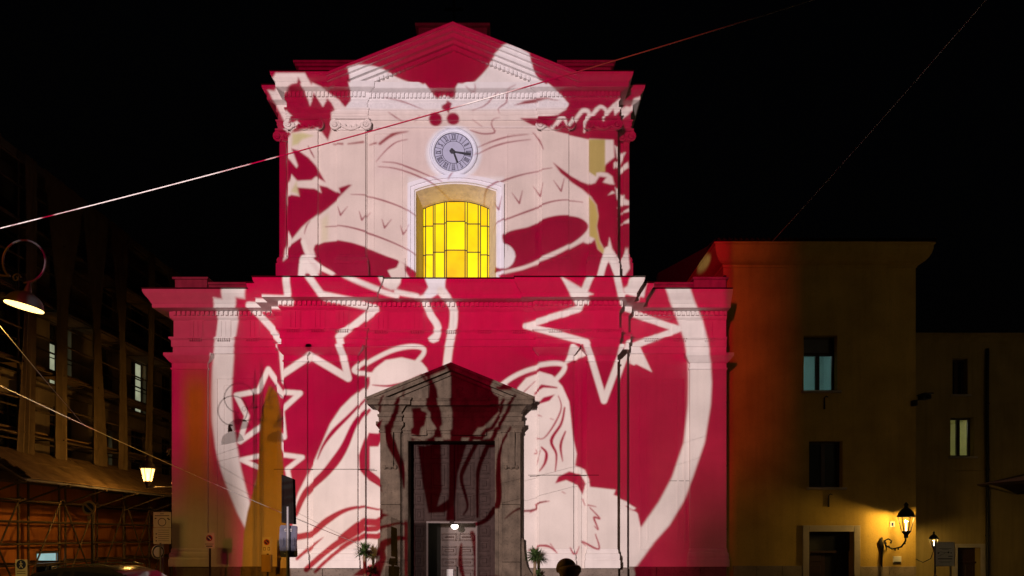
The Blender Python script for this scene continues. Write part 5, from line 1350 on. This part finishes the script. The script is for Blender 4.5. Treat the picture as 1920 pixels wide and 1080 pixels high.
# left bell mouth, rim and clapper
stroke(Cc((262,800),(300,900),(370,970),(470,1020))+Fz((210,85),(330,140),(490,200),(640,245),(830,282)), 9, PKL*1.02, 4)
fill(Fz((520,110),(540,90),(610,50),(650,45),(700,75),(740,110),(690,115),(680,160),(640,200),(600,205),(550,185)), PKL, 4)
fill(Cc((905,980),(930,925),(965,955),(962,1032),(905,1032)), PKU, 4); fill([(571,505),(590,493),(603,505),(603,516),(571,516)], PKU, 4)
for a in (W1,): pass
fill(Cc((335,850),(345,825),(400,800),(500,790),(600,808),(700,840),(800,880),(915,925),(900,978),(850,992),(820,1032),(500,1032),(400,960)), RED, 4)
fill(Cc((820,1032),(845,995),(900,985),(935,990),(960,1032)), PKU, 4)
# berries and drawn lines
for x_, y_, r_, ar in ((816,223,12.5,1.0),(836,201,8,.8),(849,222,12,.9)):
    fill([(x_+r_*math.cos(t), y_+r_*ar*math.sin(t)) for t in np.linspace(0, 2*PI, 24)[:-1]], RED, 5)
fill(A((1460,745),(1490,700),(1525,720),(1500,800)), RED, 4)
DRD2 = lin(156, 76, 88)
for pts, w_, tp in ((A((960,1030),(1060,960),(1180,935)),6,(.8,.1)), (A((605,1040),(680,1045)),6,(.3,.5)), (A((725,1045),(840,1030)),6,(.3,.6)), (A((880,1040),(930,1025)),5,(.3,.6))):
    stroke(pts, w_, DRD, 5, True, tp)
for pts, w_ in ((Cc((760,230),(830,150),(900,95),(980,75)),2.6),(Cc((805,232),(900,240),(1000,275),(1120,325),(1225,375)),3),(Cc((775,265),(880,275),(1000,310),(1120,365),(1220,430),(1310,505)),3),
    (Cc((595,470),(700,475),(820,505),(960,560),(1080,640)),3),(Cc((410,690),(520,688),(640,712),(800,765),(960,835),(1085,915)),3.4),(Cc((270,745),(285,690),(310,655)),2.5),(Cc((295,130),(320,180),(340,215)),3),
    (D((205,130),(300,90),(420,55),(550,40)),3),(D((180,190),(300,130),(420,95),(575,75)),3),(D((590,25),(640,90),(670,155)),3.2),(D((190,505),(250,430),(380,365),(540,315),(730,285)),3.4),
    (D((300,710),(320,670),(400,635),(560,575),(720,522),(830,508),(940,518)),3.4),(D((0,360),(20,330),(35,310)),2.4),(D((150,10),(230,35),(310,30),(330,10)),2.2),
    (B((190,780),(280,740),(350,680),(400,640)),2.4),(B((400,800),(395,760),(455,710),(470,640),(540,600)),2.4),(B((150,610),(190,640),(225,630),(220,590)),2.2),(B((170,925),(260,950),(340,950),(360,935),(335,880),(350,845),(400,830)),2.4),(B((190,845),(265,900)),2.6),
    (A((1030,790),(1090,830),(1140,860)),2.2),(A((1230,865),(1275,815)),2.2),(A((1000,680),(1150,710),(1300,770)),2.2)):
    stroke(pts, w_, DRD2, 2.6, True, (.35,.35))
fill(B((515,735),(590,705),(680,690),(770,685),(860,705),(770,695),(680,715),(600,725)), DRD, 4)
for x_, y_ in ((640,397),(680,406),(720,418),(755,430)): stroke([(x_-5,y_-8),(x_,y_+8),(x_+13,y_-8)], 3, DRD2, 2.5, False, (.3,.2))
for x_, y_ in ((973,372),(1013,360),(1053,352),(935,385)): stroke([(x_-14,y_-12),(x_,y_+8),(x_+6,y_-16)], 3, DRD2, 2.5, False, (.2,.3))
fill(B((640,345),(1040,500),(1500,560),(1500,700),(1290,1012),(1100,1002),(980,977),(850,947),(760,907),(660,887),(565,838),(760,837),(862,817),(927,777),(948,730),(882,660),(792,590),(712,530),(670,470),(650,400)), RED, 4)
for pts in (B((820,925),(870,870),(905,845),(935,905)), B((955,905),(1010,830),(1055,785),(1100,800),(1080,870),(1060,945)), B((1070,880),(1140,800),(1190,755),(1235,790),(1215,865)), B((1235,810),(1290,750),(1340,700))):
    stroke(pts, 8, PKU, 4, True, (.8,.4))
fill(B((1290,760),(1370,690),(1400,700),(1440,650),(1490,635),(1465,720),(1410,730),(1300,820)), PKU, 4)
fill(D((1105,920),(1130,770),(1150,850),(1185,900),(1240,800),(1255,955),(1205,1030),(1165,1030),(1135,930),(1085,1030),(1055,1030)), PKU, 4)
fill(D((1195,920),(1225,800),(1255,950)), PKU, 4)
fill([(1306+16*math.cos(t), 450+11*math.sin(t)) for t in np.linspace(0, 2*PI, 20)[:-1]], PKU, 8, raw=True)
# ---- lower picture: ring, stars, ribbon, figures
lf = [(417,534,463),(410,600,448),(403,650,440),(398,690,437),(396,740,434),(397,790,437),(404,840,445),(414,880,452),(428,920,462),(444,960,474),(470,1010,500)]
fill([(a,y_) for a,y_,b in lf]+[(b,y_) for a,y_,b in lf[::-1]], PKL, 7)
rf = [(1246,534,1292),(1258,570,1304),(1270,600,1317),(1284,640,1328),(1290,680,1333),(1291,720,1335),(1290,760,1333),(1282,830,1322),(1260,895,1300),(1236,940,1282),(1205,985,1255),(1180,1015,1228),(1140,1060,1195),(1120,1080,1170)]
fill([(a,y_) for a,y_,b in rf]+[(b,y_) for a,y_,b in rf[::-1]], PKL, 7)
def star(pts, w_, blur=3.5): 
    stroke(pts+[pts[0]], w_, PKL, blur, False)
star([(572,486),(612,560),(703,578),(636,632),(654,710),(583,668),(523,708),(528,640),(478,580),(548,568)], 13)
star([(503,692),(519,735),(564,738),(529,770),(534,820),(490,800),(450,828),(463,780),(443,741),(485,733)], 10)
star([(513,820),(530,853),(568,858),(540,880),(546,912),(515,895),(482,912),(492,880),(453,862),(500,852)], 9)
star([(985,610),(1085,580),(1109,520),(1140,470),(1158,520),(1175,580),(1273,618),(1180,645),(1133,752),(1100,642)], 12)
for p in (G((450,120),(650,225),(690,240),(660,330),(560,330)), G((930,230),(1130,130),(1060,360),(950,330)), G((540,620),(640,700),(470,780)), G((950,640),(1040,640),(1130,830),(950,740))): fill(p, PKL, 3.5)
fill(Fz((860,110),(1025,110),(1010,190),(1045,245),(990,262),(930,300),(840,300),(835,240),(885,185)), WH*1.02, 4)
stroke(Fz((1010,250),(1065,320),(1078,400),(1065,520),(1035,650),(1020,780)), 15, PKL, 4)
stroke(Fz((870,300),(900,390),(945,460),(958,510),(950,550)), 13, PKL, 4); fill(Fz((885,570),(920,540),(975,545),(960,590),(920,605),(892,592)), PKL, 4)
# left figure
HP = Fz((440,850),(480,790),(560,730),(680,710),(830,745),(868,790),(862,850),(900,900),(700,1080),(640,1080),(440,1080),(300,1080),(420,960),(440,910))
fill(HP, PKL, 4)
fill([(682,728),(660,745),(640,765),(620,795),(605,830),(592,860),(575,895),(560,925),(552,950),(550,985),(545,1010),(540,1040),(540,1096),(770,1096),(770,740)], PKL, 4)
stroke(Fz((450,840),(360,835),(345,805),(440,742),(600,662),(740,630),(835,640),(845,680),(800,738)), 8.5, PKL, 3.5)
stroke(Fz((460,918),(580,925),(700,900),(830,840)), 5, LRED, 3, True, (.3,.6))
for pts, w_, tp in ((H((1040,185),(960,270),(880,350),(830,420),(800,490)),8,(.5,.2)), (H((1050,235),(990,310),(930,440),(850,550),(740,660),(690,770)),17,(.35,.5)), (H((690,885),(770,865),(850,800),(950,745),(1080,722)),12,(1,.2)),
    (H((745,1050),(880,930),(980,870),(1090,800)),12,(.8,.8)), (H((790,1060),(950,920),(1090,865)),8,(.7,.6)), (H((700,995),(760,940),(830,885)),7,(.8,.1)),
    (I((0,890),(100,815),(200,765),(330,752),(440,800)),15,(.7,.5)), (I((0,935),(100,880),(200,835),(320,810)),8,(.6,.4)), (I((150,960),(230,910),(330,880)),14,(.9,.3))):
    stroke(pts, w_, LRED, 3, True, tp)
fill(I((205,265),(130,350),(85,470),(90,540),(130,590),(215,660),(190,615),(135,540),(135,420),(195,300)), LRED, 3)
fill(I((60,1080),(170,990),(170,905),(215,905),(230,990),(200,1080)), LRED, 4)
# right figure
fill(J((-10,140),(60,140),(120,70),(190,45),(260,65),(310,120),(345,200),(355,290),(365,390),(380,460),(372,520),(420,540),(445,590),(450,630),(580,645),(570,670),(620,690),(660,715),(640,728),(690,762),(705,832),(705,960),(640,1100),(-10,1100)), PKL*1.01, 3.5)
stroke(J((-10,110),(60,62),(150,25),(260,6),(318,14),(315,45),(280,85)), 9, PKL, 3.5)
fill(J((275,612),(290,578),(345,552),(400,565),(425,610),(410,668),(385,620),(330,596)), LRED, 3)
fill(J((180,215),(215,178),(272,163),(245,195)), LRED, 3); fill(J((140,165),(205,112),(285,125),(285,132),(215,128),(160,160)), LRED, 3)
for pts, w_ in ((J((290,170),(305,215),(295,265),(250,345),(205,388),(150,362)),3),(J((322,230),(305,310),(255,395),(280,465),(275,550)),6),(J((326,350),(302,420),(312,500)),5),(J((205,430),(230,460),(222,510),(195,550)),6),(J((155,495),(200,445)),3.5),
    (J((80,395),(100,435),(168,435)),4),(J((50,440),(60,520),(125,565)),5),(J((110,140),(165,88)),4),(J((185,265),(206,274)),3),(J((250,285),(266,290)),2.5),(J((100,748),(170,715),(245,702)),3.5),(J((450,735),(500,790),(470,785),(492,845),(472,828)),3.5),
    (J((478,870),(495,945),(410,905),(425,925)),3.5),(J((350,938),(372,970),(395,930)),3.5),(J((110,935),(230,928),(285,965)),4),(J((250,918),(285,965)),3),(J((440,722),(480,730)),4),(J((310,655),(326,664)),2.5),(J((410,690),(422,722)),4),(J((620,715),(650,728)),4)):
    stroke(pts, w_, LRED, 2.6, True, (.5,.3))
# on the portal and the door
DW = PKL; PRED = lin(128, 0, 36)
fill(I((330,800),(510,800),(510,1090),(330,1090)), DW*.3, 6)
fill([(712,745),(845,690),(851,840),(836,980),(770,980),(712,960)], DW, 4)
fill(I((545,20),(800,170),(790,230),(690,330),(640,400),(590,560),(575,720),(520,760),(440,760),(545,690)), PRED, 4)
fill(I((790,230),(1000,180),(950,420),(930,700),(890,1080),(590,1080),(575,720),(590,560),(640,400),(690,330)), DW, 4)
fill(I((500,800),(700,800),(700,1090),(500,1090)), DW*.75, 5)
fill(I((440,40),(475,130),(490,250),(505,400),(510,640),(480,760),(440,760),(410,600),(385,400),(430,385),(350,360),(340,220),(400,215),(425,260),(445,300),(460,340),(440,370),(380,380),(385,420),(430,170)), PRED, 4)
for pts, w_, tp in ((I((830,180),(760,300),(690,400),(620,540),(610,600),(640,720),(620,770)),9,(.6,.3)), (I((880,170),(820,260),(770,360),(700,520),(690,620),(690,780)),9,(.6,.6)), (I((860,330),(800,440),(790,560),(790,700),(740,790),(680,820)),12,(.3,.6)),
    (I((215,170),(180,240)),7,(.5,.6)), (I((290,190),(240,310),(260,420),(300,520),(310,630)),16,(.4,.2)), (I((320,120),(290,200)),5,(.2,.8)), (I((410,50),(430,90)),6,(.3,.8)), (I((830,790),(900,740),(1040,702)),4,(.4,.4)), (I((620,840),(640,900),(650,960),(650,1080)),16,(.5,.9)),(I((565,900),(560,1000),(580,1080)),10,(.4,.6))):
    stroke(pts, w_, PRED, 3, True, tp)
stroke(I((395,225),(425,240),(430,280),(460,330),(445,368),(385,378)), 5, DW, 3)
stroke(I((815,105),(780,110),(775,140),(850,180)), 10, DW, 3)
# tree-shaped shadow left of the portal, its street-lit yellow painted into the slide
TREE_SHADE = lin(128, 70, 0)
fill([(505,722),(497,745),(489,790),(486,850),(482,890),(474,925),(464,960),(457,1000),(452,1096),(548,1096),(541,1000),(531,930),(522,890),(517,840),(516,780),(511,745)], TREE_SHADE, 4)
# spill: darker towards the outer frame of the beam
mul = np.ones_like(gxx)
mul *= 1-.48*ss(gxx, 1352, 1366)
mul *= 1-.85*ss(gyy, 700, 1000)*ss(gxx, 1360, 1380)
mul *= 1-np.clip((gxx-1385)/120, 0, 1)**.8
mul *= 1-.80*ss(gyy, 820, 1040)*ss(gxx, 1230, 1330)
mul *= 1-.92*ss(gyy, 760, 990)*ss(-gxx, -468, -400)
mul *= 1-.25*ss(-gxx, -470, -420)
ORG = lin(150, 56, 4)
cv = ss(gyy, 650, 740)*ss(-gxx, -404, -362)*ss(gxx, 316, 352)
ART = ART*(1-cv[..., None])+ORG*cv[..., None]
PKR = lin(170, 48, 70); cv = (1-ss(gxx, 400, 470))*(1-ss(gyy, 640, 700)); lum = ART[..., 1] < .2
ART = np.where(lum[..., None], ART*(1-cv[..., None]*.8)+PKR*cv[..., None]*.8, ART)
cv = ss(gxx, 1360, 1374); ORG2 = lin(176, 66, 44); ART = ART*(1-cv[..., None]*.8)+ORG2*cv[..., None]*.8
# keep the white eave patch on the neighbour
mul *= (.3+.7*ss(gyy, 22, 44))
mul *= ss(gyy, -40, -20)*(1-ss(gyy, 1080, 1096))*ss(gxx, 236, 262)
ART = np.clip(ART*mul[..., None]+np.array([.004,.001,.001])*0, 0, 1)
# build the slide: a printed film half a metre before the lamp, parallel to the facade
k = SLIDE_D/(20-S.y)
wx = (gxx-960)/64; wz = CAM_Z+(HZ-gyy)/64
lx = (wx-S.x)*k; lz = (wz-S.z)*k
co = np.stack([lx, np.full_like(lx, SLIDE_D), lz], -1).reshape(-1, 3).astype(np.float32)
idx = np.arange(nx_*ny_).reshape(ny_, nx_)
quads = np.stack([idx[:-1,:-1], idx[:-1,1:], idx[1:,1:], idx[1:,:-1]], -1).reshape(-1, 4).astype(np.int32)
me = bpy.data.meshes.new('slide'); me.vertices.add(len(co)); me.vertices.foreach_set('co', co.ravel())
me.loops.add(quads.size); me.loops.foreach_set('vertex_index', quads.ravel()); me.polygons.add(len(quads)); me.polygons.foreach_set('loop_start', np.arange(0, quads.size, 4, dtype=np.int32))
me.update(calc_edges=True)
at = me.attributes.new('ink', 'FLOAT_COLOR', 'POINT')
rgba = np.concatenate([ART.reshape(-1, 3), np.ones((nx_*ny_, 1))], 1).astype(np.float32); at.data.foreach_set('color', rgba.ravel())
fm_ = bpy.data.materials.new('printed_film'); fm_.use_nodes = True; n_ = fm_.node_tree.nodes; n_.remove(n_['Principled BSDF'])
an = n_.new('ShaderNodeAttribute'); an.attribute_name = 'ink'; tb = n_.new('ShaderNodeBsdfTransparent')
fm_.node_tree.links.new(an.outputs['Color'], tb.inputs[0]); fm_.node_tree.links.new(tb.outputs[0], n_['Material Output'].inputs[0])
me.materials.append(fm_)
x0, x1, z0, z1 = lx.min(), lx.max(), lz.min(), lz.max(); t_ = .03
tw = thing('truss_tower', 'steel truss tower carrying both slide projectors, behind the camera', 'tower', (S1.x, S.y-.1, 0))
for dx in (-.75, .75):
    for dy in (-.6, .6): MB().tube((dx,dy,0), (dx,dy,S2.z+.5), .03, 8).build('tower_leg', 'steel', tw, True)
for z in (1, 2.4, 3.8, 5.0, S2.z+.45):
    r_ = MB()
    for (ax, ay, bx, by) in ((-.75,-.6,.75,-.6),(.75,-.6,.75,.6),(.75,.6,-.75,.6),(-.75,.6,-.75,-.6)):
        if z > 5 and ay == .6 and by == .6: continue
        r_.tube((ax,ay,z), (bx,by,z), .02, 6)
    r_.build('tower_ring', 'steel', tw, True)
for Sp in (S1, S2): MB().box(-.75,.95,-.55,.45,Sp.z-.36,Sp.z-.30).build('tower_deck', 'plank', tw)
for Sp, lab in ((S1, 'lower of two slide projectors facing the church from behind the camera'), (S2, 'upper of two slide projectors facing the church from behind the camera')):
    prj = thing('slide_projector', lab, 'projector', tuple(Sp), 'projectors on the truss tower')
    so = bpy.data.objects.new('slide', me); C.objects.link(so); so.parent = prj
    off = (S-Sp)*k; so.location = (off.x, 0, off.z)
    a0, a1, b0, b1 = x0+off.x, x1+off.x, z0+off.z, z1+off.z
    c0, c1, d0, d1 = min(a0-t_, -.12), a1+t_, min(b0-t_, -.12), max(b1+t_, .12)      # inside of the housing
    MB().box(c0,a0,SLIDE_D-.01,SLIDE_D+.01,d0,d1).box(a1,c1,SLIDE_D-.01,SLIDE_D+.01,d0,d1).box(a0,a1,SLIDE_D-.01,SLIDE_D+.01,d0,b0).box(a0,a1,SLIDE_D-.01,SLIDE_D+.01,b1,d1).build('slide_frame', 'housing', prj)
    hs_ = MB(); a0, a1, b0, b1 = c0, c1, d0, d1
    hs_.box(a0-.02,a0,-.25,SLIDE_D+.011,b0-.02,b1+.02).box(a1,a1+.02,-.25,SLIDE_D+.011,b0-.02,b1+.02).box(a0,a1,-.25,SLIDE_D+.011,b0-.02,b0).box(a0,a1,-.25,SLIDE_D+.011,b1,b1+.02).box(a0,a1,-.27,-.25,b0,b1)
    hs_.build('housing', 'housing', prj)
    PL = bpy.data.lights.new('projector_lamp', 'SPOT'); PL.energy = PROJ_POWER/2; PL.color = (1,1,1); PL.shadow_soft_size = .00025; PL.spot_size = math.radians(62); PL.spot_blend = 0.02
    po = bpy.data.objects.new('projector_lamp', PL); C.objects.link(po); po.parent = prj
    po.rotation_euler = (Vector((CX, 20, 8))-Sp).to_track_quat('-Z', 'Y').to_euler()
